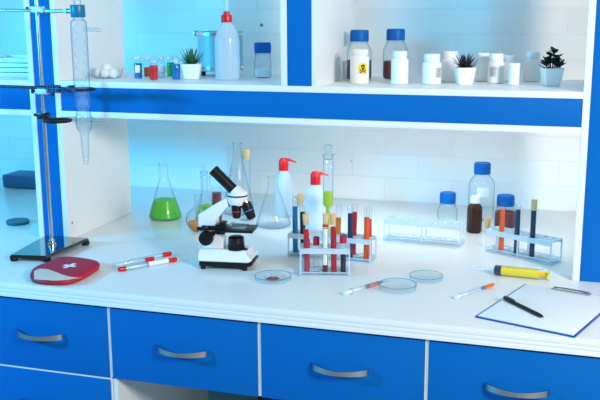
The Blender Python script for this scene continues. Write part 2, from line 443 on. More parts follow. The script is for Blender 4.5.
# empty rack and right rack
place_rack('empty clear rack between the long rack and the brown bottle', (381, 240.5), (463, 248), 9)
RR = place_rack('clear rack with one orange and two navy tubes at the right', (482, 251), (553.5, 266.5), 8)
def near(rk, n, px, row):
    best = min(range(n), key=lambda i: abs(pxof(slot(rk, n, i, row))-px)); return slot(rk, n, best, row)
def pxof(p):
    v = Vector(p)-EYE; return 300+CAM['f']*v.dot(AR)/v.dot(AF)
test_tube('test_tube', 'tube of orange liquid in the right hand rack', near(RR, 8, 502, 0), fill=.128, lmat=L_ORANGE, z=.0048, group=G, L=.148)
test_tube('test_tube', 'uncorked tube of navy liquid in the middle of the right hand rack', near(RR, 8, 517, 0), fill=.134, lmat=L_NAVY, z=.0048, group=G, L=.15)
test_tube('test_tube', 'corked tube of navy liquid in the right hand rack', near(RR, 8, 530.5, 0), fill=.140, lmat=L_NAVY, cork=True, z=.0048, group=G, L=.155)

# ------------------------------------------------------------------ flasks and bottles on the bench
p = onz(165.5, 218)
t = thing('conical_flask', 'conical flask of bright green liquid by the left side panel', 'flask', p); flask(t, .056, .193, .0145, .05, .066, L_GREEN)
p = onz(207, 222)
t = thing('conical_flask', 'narrow conical flask with yellow green liquid behind the microscope arm', 'flask', p); flask(t, .040, .158, .0135, .055, .060, L_YGR)
p = onz(205, 214)
t = thing('stoppered_flask', 'tall clear flask with a small knob stopper behind the green one', 'flask', p); flask(t, .036, .15, .012, .07)
bm = B(); lathe(bm, [(0, .14), (.010, .14), (.012, .150), (.014, .152), (.005, .156), (.0045, .165), (.007, .172), (.004, .179), (0, .181)], 20); obj('stopper', bm, M_GLASS, t)
p = onz(199, 231)
t = thing('round_flask', 'round flask of orange liquid behind the microscope column', 'flask', p)
R0 = .041
bm = B(); pr = [(0, .0008), (R0*.45, .0008)]+[(R0*math.sin(a), R0*.95-R0*math.cos(a)) for a in [x*PI/14 for x in range(3, 13)]]+[(.011, .088), (.011, .12), (.0135, .122), (.010, .121)]
lathe(bm, pr, 28); obj('glass_body', bm, M_GLASS, t)
bm = B(); q = R0-.0015; lathe(bm, [(0, .0024), (q*.45, .0024)]+[(q*math.sin(a), R0*.95-q*math.cos(a)) for a in [x*PI/14 for x in range(3, 7)]]+[(0, R0*.95-q*math.cos(6*PI/14))], 28); obj('liquid', bm, L_AMB, t)
p = onz(217.5, 229)
t = thing('specimen_cylinder', 'straight glass cylinder of dark red liquid behind the microscope', 'glass cylinder', p)
bm = B(); lathe(bm, [(0, .0008), (.0155, .0008), (.016, .003), (.016, .138), (.0175, .14), (.0155, .139)], 24); obj('glass_body', bm, M_GLASS, t)
bm = B(); lathe(bm, [(0, .0022), (.0150, .0022), (.0150, .122), (0, .122)], 24); obj('liquid', bm, L_DRED, t)
p = onz(238.5, 213)
t = thing('conical_flask', 'very tall clear conical flask at the wall behind the microscope head', 'flask', p); flask(t, .056, .25, .015, .045)
p = onz(247, 220)
t = thing('corked_cylinder', 'corked clear glass cylinder behind the microscope head', 'glass cylinder', p)
bm = B(); lathe(bm, [(0, .0008), (.022, .0008), (.0225, .003), (.0225, .003), (.0135, .006), (.0135, .218), (.0150, .223), (.013, .222)], 24); obj('glass_body', bm, M_GLASS, t)
bm = B(); lathe(bm, [(0, .211), (.0115, .211), (.0145, .240), (.013, .243), (0, .243)], 20); obj('cork_stopper', bm, M_CORK, t)
p = onz(273.5, 226)
t = thing('conical_flask', 'empty clear conical flask right of the microscope', 'flask', p); flask(t, .058, .168, .0165, .035, gm=M_GLASS)

def wash_bottle(label, p, r, h, capr, spout=1, straight=False, rz=0.0):
    t = thing('wash_bottle', label, 'wash bottle', p, rz)
    sh = h*.64
    bm = B(); lathe(bm, [(0, .0008), (r*.9, .0008), (r, .006), (r, sh), (r*.95, sh+(h-sh)*.3), (r*.75, sh+(h-sh)*.65), (capr*.95, sh+(h-sh)*.92), (capr*.9, h)], 30); obj('bottle_body', bm, M_PLASTIC, t)
    bm = B(); ch = capr*(1.7 if straight else 2.35)
    cap_ribbed(bm, capr, h-.002, h+ch*.72, 36) if straight else lathe(bm, [(0, h-.002), (capr, h-.002), (capr, h+ch*.55), (capr*.93, h+ch*.85), (capr*.6, h+ch*1.05), (0, h+ch*1.08)], 30)
    c = obj('cap', bm, M_RED, t)
    bm = B()
    if straight:
        lathe(bm, [(0, h+ch*.7), (capr*.62, h+ch*.7), (capr*.55, h+ch*1.05), (capr*.3, h+ch*1.1), (0, h+ch*1.1)], 20); obj('cap_top', bm, M_RED, c)
        bm = B(); tube(bm, [(0, 0, h+ch), (.002, 0, h+ch+.05), (.006, 0, h+ch+.12), (.012, 0, h+ch+.17), (.03, 0, h+ch+.185), (.06, 0, h+ch+.17)], [.0042, .004, .0035, .003, .0025, .0018], 10); obj('delivery_tube', bm, M_PLASTIC, t)
    else:
        zz = h+ch*.86
        tube(bm, [(capr*.3, 0, zz), (capr*.9, 0, zz+.002), (capr*1.5, 0, zz-.001), (capr*2.2, 0, zz-.004), (capr*2.7, 0, zz-.010)], [.0065, .0055, .0042, .003, .002], 12); obj('spout', bm, M_RED, c)
    return t
wash_bottle('white wash bottle with red cap and spout behind the empty conical flask', onz(284, 216), .032, .164, .0165, rz=.3)
wash_bottle('white wash bottle with red cap behind the long rack, the nearer and lower one', onz(315.5, 228), .035, .149, .0165, rz=.3)
# tall stoppered glass column with yellow green liquid
p = onz(328, 238)
t = thing('glass_column', 'tall stoppered glass column of yellow green liquid behind the small rack', 'glass cylinder', p)
bm = B(); lathe(bm, [(0, .0008), (.028, .0008), (.029, .004), (.008, .010), (.0065, .016), (.0065, .094), (.009, .1), (.0150, .106), (.0155, .112), (.0155, .262), (.018, .266), (.015, .265)], 26); obj('glass_body', bm, M_GLASS, t)
bm = B(); lathe(bm, [(0, .016), (.0056, .018), (.0056, .095), (.0085, .101), (.0145, .107), (.0147, .113), (.0147, .149), (0, .149)], 26); obj('liquid', bm, L_YGR, t)
bm = B(); lathe(bm, [(0, .25), (.0130, .25), (.0145, .266), (.008, .270), (.0085, .283), (.0135, .288), (.0130, .295), (0, .296)], 24); obj('stopper', bm, M_GLASS, t)
# blue capped bottles, brown bottle
M_CLR = M_GLASSB
t = thing('reagent_bottle', 'small clear bottle with blue cap behind the empty rack', 'bottle', onz(447, 226.5)); screw_bottle(t, .033, .115, .0265, .034)
t = thing('reagent_bottle', 'large clear bottle with blue cap behind the brown bottle', 'bottle', onz(480.5, 219)); screw_bottle(t, .044, .195, .028, .037)
lb = B(); ring = []
for i in range(9):
    a = -PI/2-.25+.9*i/8; ring.append([lb.verts.new((.0446*math.cos(a), .0446*math.sin(a), z)) for z in (.085, .118)])
for a, b in zip(ring, ring[1:]): lb.faces.new((a[0], b[0], b[1], a[1]))
obj('paper_label', lb, M_PAPER, t)
t = thing('reagent_bottle', 'low clear bottle of reddish brown powder with blue cap behind the right rack', 'bottle', onz(504.5, 228)); screw_bottle(t, .034, .110, .0285, .034, .055, mat('reddish brown powder', (122, 66, 70), .9, bump=.5, scale=200))
p = onz(474, 232)
t = thing('brown_bottle', 'small brown bottle with white cap in front of the large clear bottle', 'bottle', p)
bm = B(); lathe(bm, [(0, .0008), (.022, .0008), (.0242, .004), (.0242, .075), (.022, .086), (.014, .094), (.0125, .098), (.0125, .108)], 30); obj('bottle_body', bm, M_AMBER, t)
bm = B(); cap_ribbed(bm, .0155, .0965, .118); obj('screw_cap', bm, M_WPL, t)
p = onz(488, 228)
t = thing('corked_vial', 'corks standing between the brown bottle and the right rack', 'cork', p)
bm = B(); lathe(bm, [(0, .0008), (.009, .0008), (.012, .034), (.011, .036), (0, .036)], 20, Matrix.Translation((-.002, 0, 0))); o = obj('cork', bm, M_CORK, t)
bpy.data.objects.remove(t); o.location = p; o.name = 'cork_stopper'; tag(o, 'loose cork standing between the brown bottle and the right hand rack', 'cork')

# ------------------------------------------------------------------ microscope
pa, pb = onz(200.5, 269.5), onz(246.5, 271.5)
rz = math.atan2(pb.y-pa.y, pb.x-pa.x)
K = 355.0
mid = (pa+pb)/2; dep = .085
org = mid + Vector((-math.sin(rz), math.cos(rz), 0))*dep/2
ms = thing('microscope', 'white and black microscope with one slanted eyepiece on the worktop', 'microscope', (org.x, org.y, 0), rz)
X = lambda px: (px-226.5)/K
Zz = lambda py: (265.5-py)/343.0
bm = B()
prism(bm, [(X(202), .010), (X(249), .010), (X(255), .016), (X(256), .024), (X(202), .024)], -dep/2, dep/2, .002); obj('base_plate', bm, M_BLACK, ms)
bm = B(); prism(bm, [(X(201), .0235), (X(251), .0235), (X(255), .030), (X(255), .0385), (X(251), .041), (X(249), .0555), (X(201), .0555), (X(201), .041)], -dep/2-.001, dep/2+.001)
for v in bm.verts:
    if v.co.z > .05: v.co.y *= .66
bmesh.ops.bevel(bm, geom=list(bm.edges), offset=.0025, segments=2, affect='EDGES'); obj('base', bm, M_WENAM, ms)
for fx in (X(205), X(247)):
    for fy in (-dep/2+.01, dep/2-.01):
        bm = B(); lathe(bm, [(0, .0004), (.007, .0004), (.008, .002), (.007, .0102), (0, .0102)], 16, Matrix.Translation((fx, fy, 0))); obj('foot', bm, M_BLACK, ms)
bm = B(); box(bm, X(243.5), X(249), -.026, -.012, .0550, .0595, .001); obj('switch', bm, M_BLACK, ms)
# arm
aw = .021
bm = B(); prism(bm, [(X(200), .0555), (X(200), Zz(214)), (X(228.5), Zz(197)), (X(231), Zz(206)), (X(216), Zz(219)), (X(215.5), Zz(232)), (X(221), Zz(233)), (X(224.5), Zz(237)), (X(225), .0555)], -aw, aw, .004); obj('arm', bm, M_WENAM, ms)
for s in (-1, 1):
    bm = B(); lathe(bm, [(0, 0), (.011, 0), (.011, .006), (.019, .007), (.0205, .010), (.0205, .024), (.018, .028), (.008, .029), (.0065, .027), (0, .027)], 40, axis_mtx((X(209.5), s*aw, .089), (0, s, 0)), rib=.0012, ribz=(.009, .025)); obj('focus_knob', bm, M_BLACK, ms)
# head
hx = X(238.5); hr = .0285
bm = B(); lathe(bm, [(0, .1725), (.012, .1725), (.022, .1765), (.0275, .1835), (hr, .1915), (hr, .2040), (0, .2040)], 36, Matrix.Translation((hx, 0, 0))); head = obj('head', bm, M_WENAM, ms)
bm = B(); lathe(bm, [(hr-.002, .2030), (hr+.0006, .2030), (hr+.0006, .2070), (hr-.002, .2070)], 36, Matrix.Translation((hx, 0, 0))); obj('band', bm, M_BLACK, head)
bm = B(); N = 36
tip = Vector((X(234.5), 0, Zz(190))); dr = Vector((X(211)-X(234), 0, Zz(168.5)-Zz(190))).normalized(); sd = Vector((0, 1, 0)); upv = dr.cross(sd)
r0 = [bm.verts.new((hx+hr*math.cos(2*PI*i/N), hr*math.sin(2*PI*i/N), .2060)) for i in range(N)]
r05 = [bm.verts.new((hx+hr*.97*math.cos(2*PI*i/N), hr*.97*math.sin(2*PI*i/N), .2135)) for i in range(N)]
def tc(i, r):
    a = 2*PI*i/N; return tip + upv*(-r*math.cos(a)) + sd*(r*math.sin(a))
sgn = 1 if upv.x < 0 else -1
def tcc(i, r):
    a = 2*PI*i/N; return tip + upv*(r*math.cos(a)*(-1 if upv.x < 0 else 1)) + sd*(r*math.sin(a))
r1 = [bm.verts.new(tcc(i, .0185)) for i in range(N)]
for a, b in ((r0, r05), (r05, r1)):
    for i in range(N): bm.faces.new((a[i], a[(i+1) % N], b[(i+1) % N], b[i]))
bm.faces.new(r0[::-1]); bm.faces.new(r1); obj('head_cone', bm, M_WENAM, head)
bm = B(); m = axis_mtx(tip-dr*.001, dr); lathe(bm, [(0, 0), (.0150, 0), (.0150, .066), (.0158, .067), (.0158, .078), (.0130, .080), (.0110, .0795), (.0105, .077), (0, .0765)], 32, m); ey = obj('eyepiece_tube', bm, M_BLACK, ms)
bm = B(); lathe(bm, [(0, .0772), (.0102, .0772), (.0102, .0777), (0, .0785)], 24, m); obj('eyepiece_lens', bm, M_BLACKG, ey)
# nosepiece and objectives
npc = Vector((X(241), 0, Zz(202.5)))
bm = B(); lathe(bm, [(0, -.012), (.016, -.012), (.021, -.006), (.021, -.002), (.018, .002), (0, .002)], 32, axis_mtx(npc, (-.12, 0, 1))); nz = obj('nosepiece', bm, M_BLACK, ms)
def objective(base, d, L, r, ringm):
    bm = B(); m = axis_mtx(base, d)
    lathe(bm, [(0, 0), (r, 0), (r, L*.62), (r*.9, L*.68), (r*.86, L*.9), (r*.6, L), (0, L)], 24, m); o = obj('objective', bm, M_BLACK, nz)
    bm = B(); lathe(bm, [(r*.98, L*.50), (r*1.03, L*.50), (r*1.03, L*.55), (r*.98, L*.55)], 24, m); obj('ring', bm, ringm, o)
    bm = B(); lathe(bm, [(r*.9, L*.0), (r*1.04, L*.0), (r*1.04, L*.07), (r*.9, L*.07)], 24, m); obj('collar', bm, M_CHROME, o)
objective((X(238), -.012, Zz(202.5)), (.04, -.05, -1), .041, .0135, M_RED)
objective((X(246.5), -.006, Zz(200.5)), (.42, -.1, -1), .052, .0150, mat('blue ring paint', (40, 110, 200), .4))
objective((X(231.5), -.006, Zz(201.5)), (-1, -.1, -.75), .038, .0105, mat('yellow ring paint', (220, 220, 225), .4))
# stage
st_z = .114
bm = B(); box(bm, X(219.5), X(256), -.048, .030, st_z-.0065, st_z+.0005, .0015, Matrix.Translation((0, .006, 0))); stg = obj('stage', bm, M_BLACK, ms)
bm = B(); box(bm, X(214), X(226), -.018, .018, st_z-.018, st_z-.006, .001); obj('stage_bracket', bm, M_BLACK, stg)
bm = B(); box(bm, X(231), X(247), -.022, .012, st_z+.0008, st_z+.002, .0004); obj('glass_slide', bm, glass('slide glass', tint=(200, 222, 232), body=(190, 210, 220), bodyfac=.6), stg)
bm = B(); box(bm, X(230), X(234), -.024, .02, st_z+.0022, st_z+.010, .0008); box(bm, X(233), X(240), -.006, -.002, st_z+.004, st_z+.012, .0006); box(bm, X(230), X(248), .014, .020, st_z+.0005, st_z+.007, .0008); obj('slide_clip', bm, M_CHROME, stg)
bm = B(); box(bm, X(205), X(229), -.034, -.026, st_z-.002, st_z+.009, .001); box(bm, X(219), X(229), -.036, -.020, st_z-.008, st_z+.014, .0015); box(bm, X(222), X(228), -.030, .0, st_z+.012, st_z+.018, .001); obj('slide_carrier', bm, M_BLACK, stg)
for zz, xx in ((st_z-.001, X(205)), (st_z+.002, X(210))):
    bm = B(); lathe(bm, [(0, 0), (.0055, 0), (.0055, .014), (0, .014)], 20, axis_mtx((xx, -.036, zz), (0, -.3, 0)) if xx > X(207) else axis_mtx((xx, -.030, zz), (-1, 0, 0))); obj('carrier_knob', bm, M_BLACK, stg)
bm = B(); lathe(bm, [(0, 0), (.006, 0), (.007, .004), (.007, .012), (0, .012)], 20, axis_mtx((X(217), -.034, st_z-.010), (0, -1, 0))); obj('carrier_knob', bm, M_BLACK, stg)
# illuminator
pr = [(0, .0555), (.0235, .0555), (.0235, .060)]
for k in range(5): pr += [(.0222, .0605+k*.006), (.0238-.0006*k, .0625+k*.006), (.0238-.0006*k, .0655+k*.006)]
pr += [(.018, .0915), (.0, .0915)]
bm = B(); lathe(bm, pr, 32, Matrix.Translation((X(237.5), -.014, 0))); obj('illuminator', bm, M_BLACK, ms)

# ------------------------------------------------------------------ retort stand with clamps and ring
rp = onz(52.5, 251.5)
BX, BY = rp.x, rp.y
b0, b1, b2, b3 = onz(9, 262), onz(46, 263), onz(90, 244), onz(46, 241)
rs = thing('retort_stand', 'retort stand with black base plate, steel rod, two clamps and a ring', 'laboratory stand', (BX, BY, 0))
loc = Vector((BX, BY, 0))
def rel(v): return Vector(v)-loc
c4 = [rel(Vector((q.x, q.y, 0))) for q in (b0, b1, b2, b3)]
bm = B(); lo = [bm.verts.new((v.x, v.y, .010)) for v in c4]; hi = [bm.verts.new((v.x*.985, v.y*.985, .020)) for v in c4]
bm.faces.new(lo[::-1]); bm.faces.new(hi)
for i in range(4): bm.faces.new((lo[i], lo[(i+1) % 4], hi[(i+1) % 4], hi[i]))
bmesh.ops.bevel(bm, geom=list(bm.edges), offset=.0035, segments=3, affect='EDGES'); base = obj('base_plate', bm, M_BLACKG, rs)
for v in c4:
    w_ = v*.88; bm = B(); lathe(bm, [(0, .0004), (.010, .0004), (.012, .003), (.012, .0115), (0, .0115)], 20, Matrix.Translation((w_.x, w_.y, 0))); obj('foot', bm, M_BLACK, base)
bm = B(); lathe(bm, [(0, .019), (.0125, .019), (.0125, .026), (.009, .028), (.009, .036), (.0075, .038), (.0075, .0385), (0, .0385)], 24); obj('rod_nut', bm, M_CHROME, rs)
bm = B(); lathe(bm, [(0, .02), (.0055, .02), (.0055, .80), (.004, .802), (0, .802)], 20); obj('rod', bm, M_CHROME, rs)
YC = BY-.012
def lp(px, py, y=None):
    return rel(ony(px, py, BY if y is None else y))
M_TEAL = mat('teal blue clamp jaw paint', (10, 120, 160), .35)
M_NAVYM = mat('dark blue clamp metal', (12, 40, 84), .35, .3)
M_CAST = mat('cast alloy', (226, 226, 228), .4, .6)
# boss heads
for (px, py) in ((41, 9.5), (44.5, 91)):
    c = lp(px, py); bm = B()
    box(bm, -.016, .019, -.013, .013, c.z-.009, c.z+.009, .004)
    box(bm, -.005, .028, -.022, -.006, c.z-.008, c.z+.008, .003)
    bh = obj('boss_head', bm, M_CAST, rs)
    bm = B(); lathe(bm, [(0, 0), (.003, 0), (.003, .012), (.008, .013), (.008, .018), (0, .018)], 16, axis_mtx((-.014, 0, c.z), (-1, -.3, 0))); obj('screw', bm, M_NAVYM, bh)
# clamp arms: reach to the left past the frame and to the right to the condenser
YCON = BY-.016-.022
cz1 = lp(78, 11).z; cz2 = lp(82, 89).z
cxm = rel(ony(80.5, 60, YCON)).x
CXM = cxm
bm = B(); tube(bm, [(-.22, -.014, cz1+.004), (.0, -.014, cz1+.002)], .0048); tube(bm, [(.0, -.014, cz1+.002), (.055, -.018, cz1), (CXM-.019, -.034, cz1)], .005)
box(bm, CXM-.045, CXM-.030, -.036, -.018, cz1-.007, cz1+.007, .002)
box(bm, .024, .040, -.022, -.010, cz1-.006, cz1+.007, .002); cl = obj('clamp_arm', bm, M_CHROME, rs)
CON = Vector((cxm, YCON-BY, 0))
bm = B()
lathe(bm, [(.0125, cz1-.017), (.0190, cz1-.017), (.0200, cz1-.015), (.0200, cz1+.014), (.0190, cz1+.017), (.0125, cz1+.017)], 32, Matrix.Translation((CON.x, CON.y, 0))); jw = obj('clamp_jaw', bm, M_TEAL, cl)
bm = B(); tube(bm, [(-.22, -.014, cz2+.004), (.0, -.014, cz2+.002)], .0048); tube(bm, [(.0, -.014, cz2+.002), (.05, -.016, cz2), (CXM-.046, -.020, cz2), (CXM-.030, -.034, cz2)], [.0065, .008, .006, .005])
box(bm, CXM-.052, CXM-.036, -.034, -.012, cz2-.008, cz2+.012, .002)
for bx_ in (.035, .05, .062): lathe(bm, [(0, -.011), (.008, -.011), (.008, .011), (0, .011)], 16, axis_mtx((bx_, -.016, cz2), (0, .2, 1)))
tube(bm, [(.05, -.016, cz2), (.046, -.020, cz2-.02)], .003, 8)
cl2 = obj('clamp_arm', bm, M_NAVYM, rs)
for s in (-1, 1):
    bm = B(); pts = []
    for k in range(9):
        a = PI + s*(-.15-k*.34)
        pts.append((CON.x+.0318*math.cos(a), CON.y+.0318*math.sin(a), cz2+.003))
    if s < 0: pts.append((CON.x+.046, CON.y-.006, cz2+.004))
    tube(bm, pts, .0042, 10); obj('clamp_jaw', bm, M_NAVYM, cl2)
# support ring
rc = lp(41, 116)
bm = B(); box(bm, -.014, .014, -.013, .013, rc.z-.008, rc.z+.010, .003); tube(bm, [(-.028, -.004, rc.z+.004), (.0, -.012, rc.z)], .0042); ringb = obj('ring_boss', bm, M_BLACK, rs)
bm = B(); c_ = Vector((.012+.040, -.012, rc.z-.010)); N = 40
rg = []
for i in range(N):
    a = 2*PI*i/N; ctr = c_+Vector((.038*math.cos(a), .038*math.sin(a), .0)); ou = Vector((math.cos(a), math.sin(a), 0))
    rg.append([bm.verts.new(ctr+.0045*(math.cos(t_)*ou+math.sin(t_)*Vector((0, 0, 1)))) for t_ in [2*PI*k/8 for k in range(8)]])
for i in range(N):
    a, b = rg[i], rg[(i+1) % N]
    for k in range(8): bm.faces.new((a[k], a[(k+1) % 8], b[(k+1) % 8], b[k]))
tube(bm, [(.006, -.010, rc.z-.004), (.016, -.012, rc.z-.010)], .005); obj('support_ring', bm, M_BLACK, ringb)

# condenser held by the clamps
cw = loc+CON
zt = ony(79, 17, YCON).z; zb = ony(84, 98, YCON).z; zl = ony(84, 133, YCON).z; ztip = ony(88.5, 165, YCON).z; z110 = ony(83, 108, YCON).z
cn = thing('condenser', 'clear glass condenser hanging in the clamps of the retort stand', 'glassware', (cw.x, cw.y, ztip))
q = lambda z: z-ztip
R1 = .0225
bm = B(); lathe(bm, [(.0105, q(zt)+.10), (.0115, q(zt)+.099), (.0105, q(zt)+.095), (.0105, q(zt)+.001), (.013, q(zt)-.004), (.022, q(zt)-.012), (R1, q(zt)-.022), (R1, q(z110)+.02), (.023, q(z110)+.008), (.015, q(z110)-.002), (.0205, q(z110)-.014), (.0235, q(z110)-.035), (.021, q(zl)+.012), (.0125, q(zl)), (.0115, q(zl)-.01), (.009, .03), (.006, .004), (.0045, 0)], 28)
gx = glass('condenser glass', tint=(250, 254, 255), edge=(70, 160, 210), gloss=.35, power=.35, body=(205, 240, 255), bodyfac=.06, exp=2.2)
ob = obj('outer_jacket', bm, gx, cn)
pr = [(.006, q(zl)-.005)]; z = q(zl); top = q(zt)-.015
while z < top:
    pr += [(.005, z), (.0125, z+.008), (.0155, z+.016), (.0125, z+.024), (.005, z+.032)]; z += .034
bm = B(); lathe(bm, pr, 20); obj('inner_tube', bm, glass('inner glass', tint=(252, 254, 255), edge=(205, 230, 242), gloss=.2, body=(240, 250, 255), bodyfac=.08), cn)
for px, py, dx in ((90, 30, 1), (86, 120, 1)):
    zc = q(ony(px, py, YCON).z); bm = B()
    tube(bm, [(R1-.004, 0, zc+.003), (R1+.010, 0, zc+.001), (R1+.02, 0, zc), (R1+.028, 0, zc+.001), (R1+.045, 0, zc)], [.007, .005, .0042, .0055, .0048], 12, caps=False); obj('hose_connector', bm, gx, cn)

# ------------------------------------------------------------------ first aid pouch
out_px = [(30.5, 277), (32, 272.5), (39, 268.5), (50, 261), (57, 257), (66, 256), (80, 257), (92, 259), (98.5, 261.5), (99.5, 265), (97, 269), (91, 273), (84, 277), (76, 280.5), (66, 283), (52, 283.2), (38, 282), (32, 280)]
HB = .017
out = [onz(x, y, .008+.011*max(0, min(1, (268-y)/8))) for x, y in out_px]
cen = sum(out, Vector())/len(out)
po = thing('first_aid_pouch', 'red first aid pouch with white cross and beige front panel by the stand', 'pouch', (cen.x, cen.y, 0))
def smooth_ring(P, n):
    m = len(P); r = []
    for i in range(n):
        u = i*m/n; k = int(u); f = u-k
        a, b, c, d = [P[(k+j) % m] for j in (-1, 0, 1, 2)]
        r.append(.5*((2*b)+(-a+c)*f+(2*a-5*b+4*c-d)*f*f+(-a+3*b-3*c+d)*f**3))
    return r
RN = 72
rim = [Vector((v.x-cen.x, v.y-cen.y, 0)) for v in smooth_ring(out, RN)]
def inner(t): return HB+.006*math.sqrt(max(0, 1-t**3))
bm = B(); layers = []
for s, z in ((.93, .0006), (.985, .003), (1.0, .008), (.995, .0125), (.975, .0165), (.95, inner(.95)), (.85, inner(.85)), (.7, inner(.7)), (.5, inner(.5)), (.25, inner(.25))):
    layers.append([bm.verts.new((v.x*s, v.y*s, z)) for v in rim])
for a, b in zip(layers, layers[1:]):
    for i in range(RN): j = (i+1) % RN; bm.faces.new((a[i], a[j], b[j], b[i]))
c0 = bm.verts.new((0, 0, inner(0))); [bm.faces.new((layers[-1][i], layers[-1][(i+1) % RN], c0)) for i in range(RN)]
bm.faces.new(layers[0][::-1])
obj('pouch_body', bm, mat('crimson nylon fabric', (180, 4, 62), .6, bump=.5, scale=900, var=.08), po, ang=60)
bm = B(); a_ = []
for v in rim: a_.append([bm.verts.new((v.x*s, v.y*s, z)) for s, z in ((1.003, .0085), (1.010, .0105), (1.003, .0125))])
for i in range(RN):
    for k in range(2): bm.faces.new((a_[i][k], a_[(i+1) % RN][k], a_[(i+1) % RN][k+1], a_[i][k+1]))
obj('zipper', bm, mat('red zipper tape', (214, 26, 34), .5), po)
# height of the pouch top at a local point
def top_z(x, y):
    a = math.atan2(y, x); rr = math.hypot(x, y)
    best = min(rim, key=lambda v: abs((math.atan2(v.y, v.x)-a+PI) % (2*PI)-PI))
    return inner(min(1, rr/max(1e-6, best.length)))
# beige panel between a wavy line and the front rim
up_px = [(34, 271), (40, 269), (48, 270), (55, 272.5), (62, 275), (70, 276.5), (78, 276.5), (82, 276)]
lo_px = [(34, 278.0), (40, 278.7), (47, 279.0), (54, 279.5), (60, 279.3), (67, 278.8), (74, 277.6), (82, 276.2)]
bm = B(); rows = []
for (ax, ay), (bx2, by2) in zip(up_px, lo_px):
    r = []
    for k in range(7):
        f = k/6; g = onz(ax+(bx2-ax)*f, ay+(by2-ay)*f, .021); x, y = g.x-cen.x, g.y-cen.y
        r.append(bm.verts.new((x, y, top_z(x, y)+.0007)))
    rows.append(r)
for a, b in zip(rows, rows[1:]):
    for k in range(6): bm.faces.new((a[k], a[k+1], b[k+1], b[k]))
obj('front_panel', bm, mat('beige fabric', (212, 206, 196), .7, bump=.3, scale=700), po)
cr = onz(69.5, 266, .023)-cen
bm = B(); th = onz(75, 266.7, .023)-onz(64, 265.3, .023); ca = math.atan2(th.y, th.x)-.0
def cross_quad(x0, x1, y0, y1):
    nx, ny = 4, 4; g = [[None]*(ny+1) for _ in range(nx+1)]
    for i in range(nx+1):
        for j in range(ny+1):
            u = x0+(x1-x0)*i/nx; w = y0+(y1-y0)*j/ny
            x = cr.x+u*math.cos(ca)-w*math.sin(ca); y = cr.y+u*math.sin(ca)+w*math.cos(ca)
            g[i][j] = bm.verts.new((x, y, top_z(x, y)+.0009))
    for i in range(nx):
        for j in range(ny): bm.faces.new((g[i][j], g[i+1][j], g[i+1][j+1], g[i][j+1]))
w_, l_ = .0062, .0195
cross_quad(-w_, w_, -l_*1.25, l_*1.25); cross_quad(-l_, -w_, -w_*1.2, w_*1.2); cross_quad(w_, l_, -w_*1.2, w_*1.2)
obj('cross', bm, M_WPL, po)

# ------------------------------------------------------------------ swab tubes lying on the bench
def lying(a, b, r):
    """matrix for a thing lying from photo point a to b on the bench: local z runs along it"""
    p0, p1 = onz(*a), onz(*b); d = (p1-p0); L = d.length; d.normalize()
    x = Vector((-d.y, d.x, 0)); 
    m = Matrix((( x.x, 0, d.x, p0.x), (x.y, 0, d.y, p0.y), (0, 1, 0, r), (0, 0, 0, 1)))
    return m, L
def lie_thing(name, label, cat, a, b, r, group=None):
    m, L = lying(a, b, r); t = thing(name, label, cat, group=group); t.matrix_world = m
    loc_, rot_, _ = m.decompose(); t.location = loc_; t.rotation_euler = rot_.to_euler(); return t, L
def swab(label, a, b, lab=True, lcap=True):
    r = .0068; t, L = lie_thing('swab_tube', label, 'sample tube', a, b, r, 'sample tubes lying left of the microscope')
    bm = B(); lathe(bm, [(0, .0005), (r*.7, .001), (r*.92, .004), (r*.92, L-.012), (0, L-.012)], 18); obj('tube', bm, M_GLASS, t)
    bm = B(); lathe(bm, [(0, L-.026), (r, L-.026), (r, L-.002), (r*.8, L), (0, L)], 18); obj('cap', bm, M_RED, t)
    bm = B(); tube(bm, [(0, 0, .012), (0, 0, L-.024)], .0012, 8); obj('swab_stick', bm, M_WPL, t)
    if lcap:
        bm = B(); lathe(bm, [(0, 0), (r*.8, 0), (r*.98, .002), (r*.98, .022), (0, .022)], 18); obj('tip', bm, M_RED, t)
    if lab:
        bm = B(); lathe(bm, [(r*.95, L*.5), (r*.98, L*.5), (r*.98, L-.027), (r*.95, L-.027)], 18); obj('paper_label', bm, M_PAPER, t)
swab('front sample tube lying with white label and red ends near the pouch', (118.5, 272.0), (176.5, 261.3))
swab('middle clear sample tube lying with red cap behind the labelled one', (112, 268), (154, 260.8), False, False)
swab('rear clear sample tube lying with red cap farthest from the bench edge', (129, 264), (171, 255.6), False, False)

# ------------------------------------------------------------------ petri dishes
def petri(label, p, r=.046, h=.014, gm=None, lid=True, group='round glass petri dishes on the bench', name='petri_dish'):
    t = thing(name, label, 'petri dish', (p[0], p[1], p[2] if len(p) > 2 else 0), group=group)
    gm = gm or glass('petri glass', tint=(252, 254, 255), edge=(110, 175, 205), gloss=.4, power=.25, exp=9.0)
    bm = B(); lathe(bm, [(0, .0008), (r*.95, .0008), (r*.965, .003), (r*.965, h-.002), (r*.935, h-.002), (r*.935, .003), (0, .0026)], 48); obj('dish', bm, gm, t)
    if lid:
        bm = B(); lathe(bm, [(0, h+.0005), (r*.97, h+.0005), (r*1.0, h-.0015), (r*1.0, h*.42), (r*.985, h*.42), (r*.985, h-.002), (r*.96, h-.0008)], 48); obj('lid', bm, gm, t)
    bm = B(); lathe(bm, [(r*.985, h-.0006), (r*1.005, h-.0006), (r*1.005, h+.0008), (r*.985, h+.0008), (r*.985, h-.0006)], 48); obj('rim', bm, glass('glass rim', tint=(190, 220, 232), edge=(110, 170, 195), body=(120, 178, 200), bodyfac=.55), t)
    return t
p = onz(273, 280); t = petri('clear petri dish with a red sample beside the microscope', p, .049, .013)
bm = B()
lathe(bm, [(0, .0032), (.013, .0032), (.0145, .0045), (.012, .0062), (0, .0068)], 24, Matrix.Rotation(.3, 4, 'Z') @ Matrix.Diagonal((1.25, .8, 1, 1))); obj('sample', bm, mat('red culture', (168, 50, 50), .5, bump=.5, scale=300, var=.25), t)
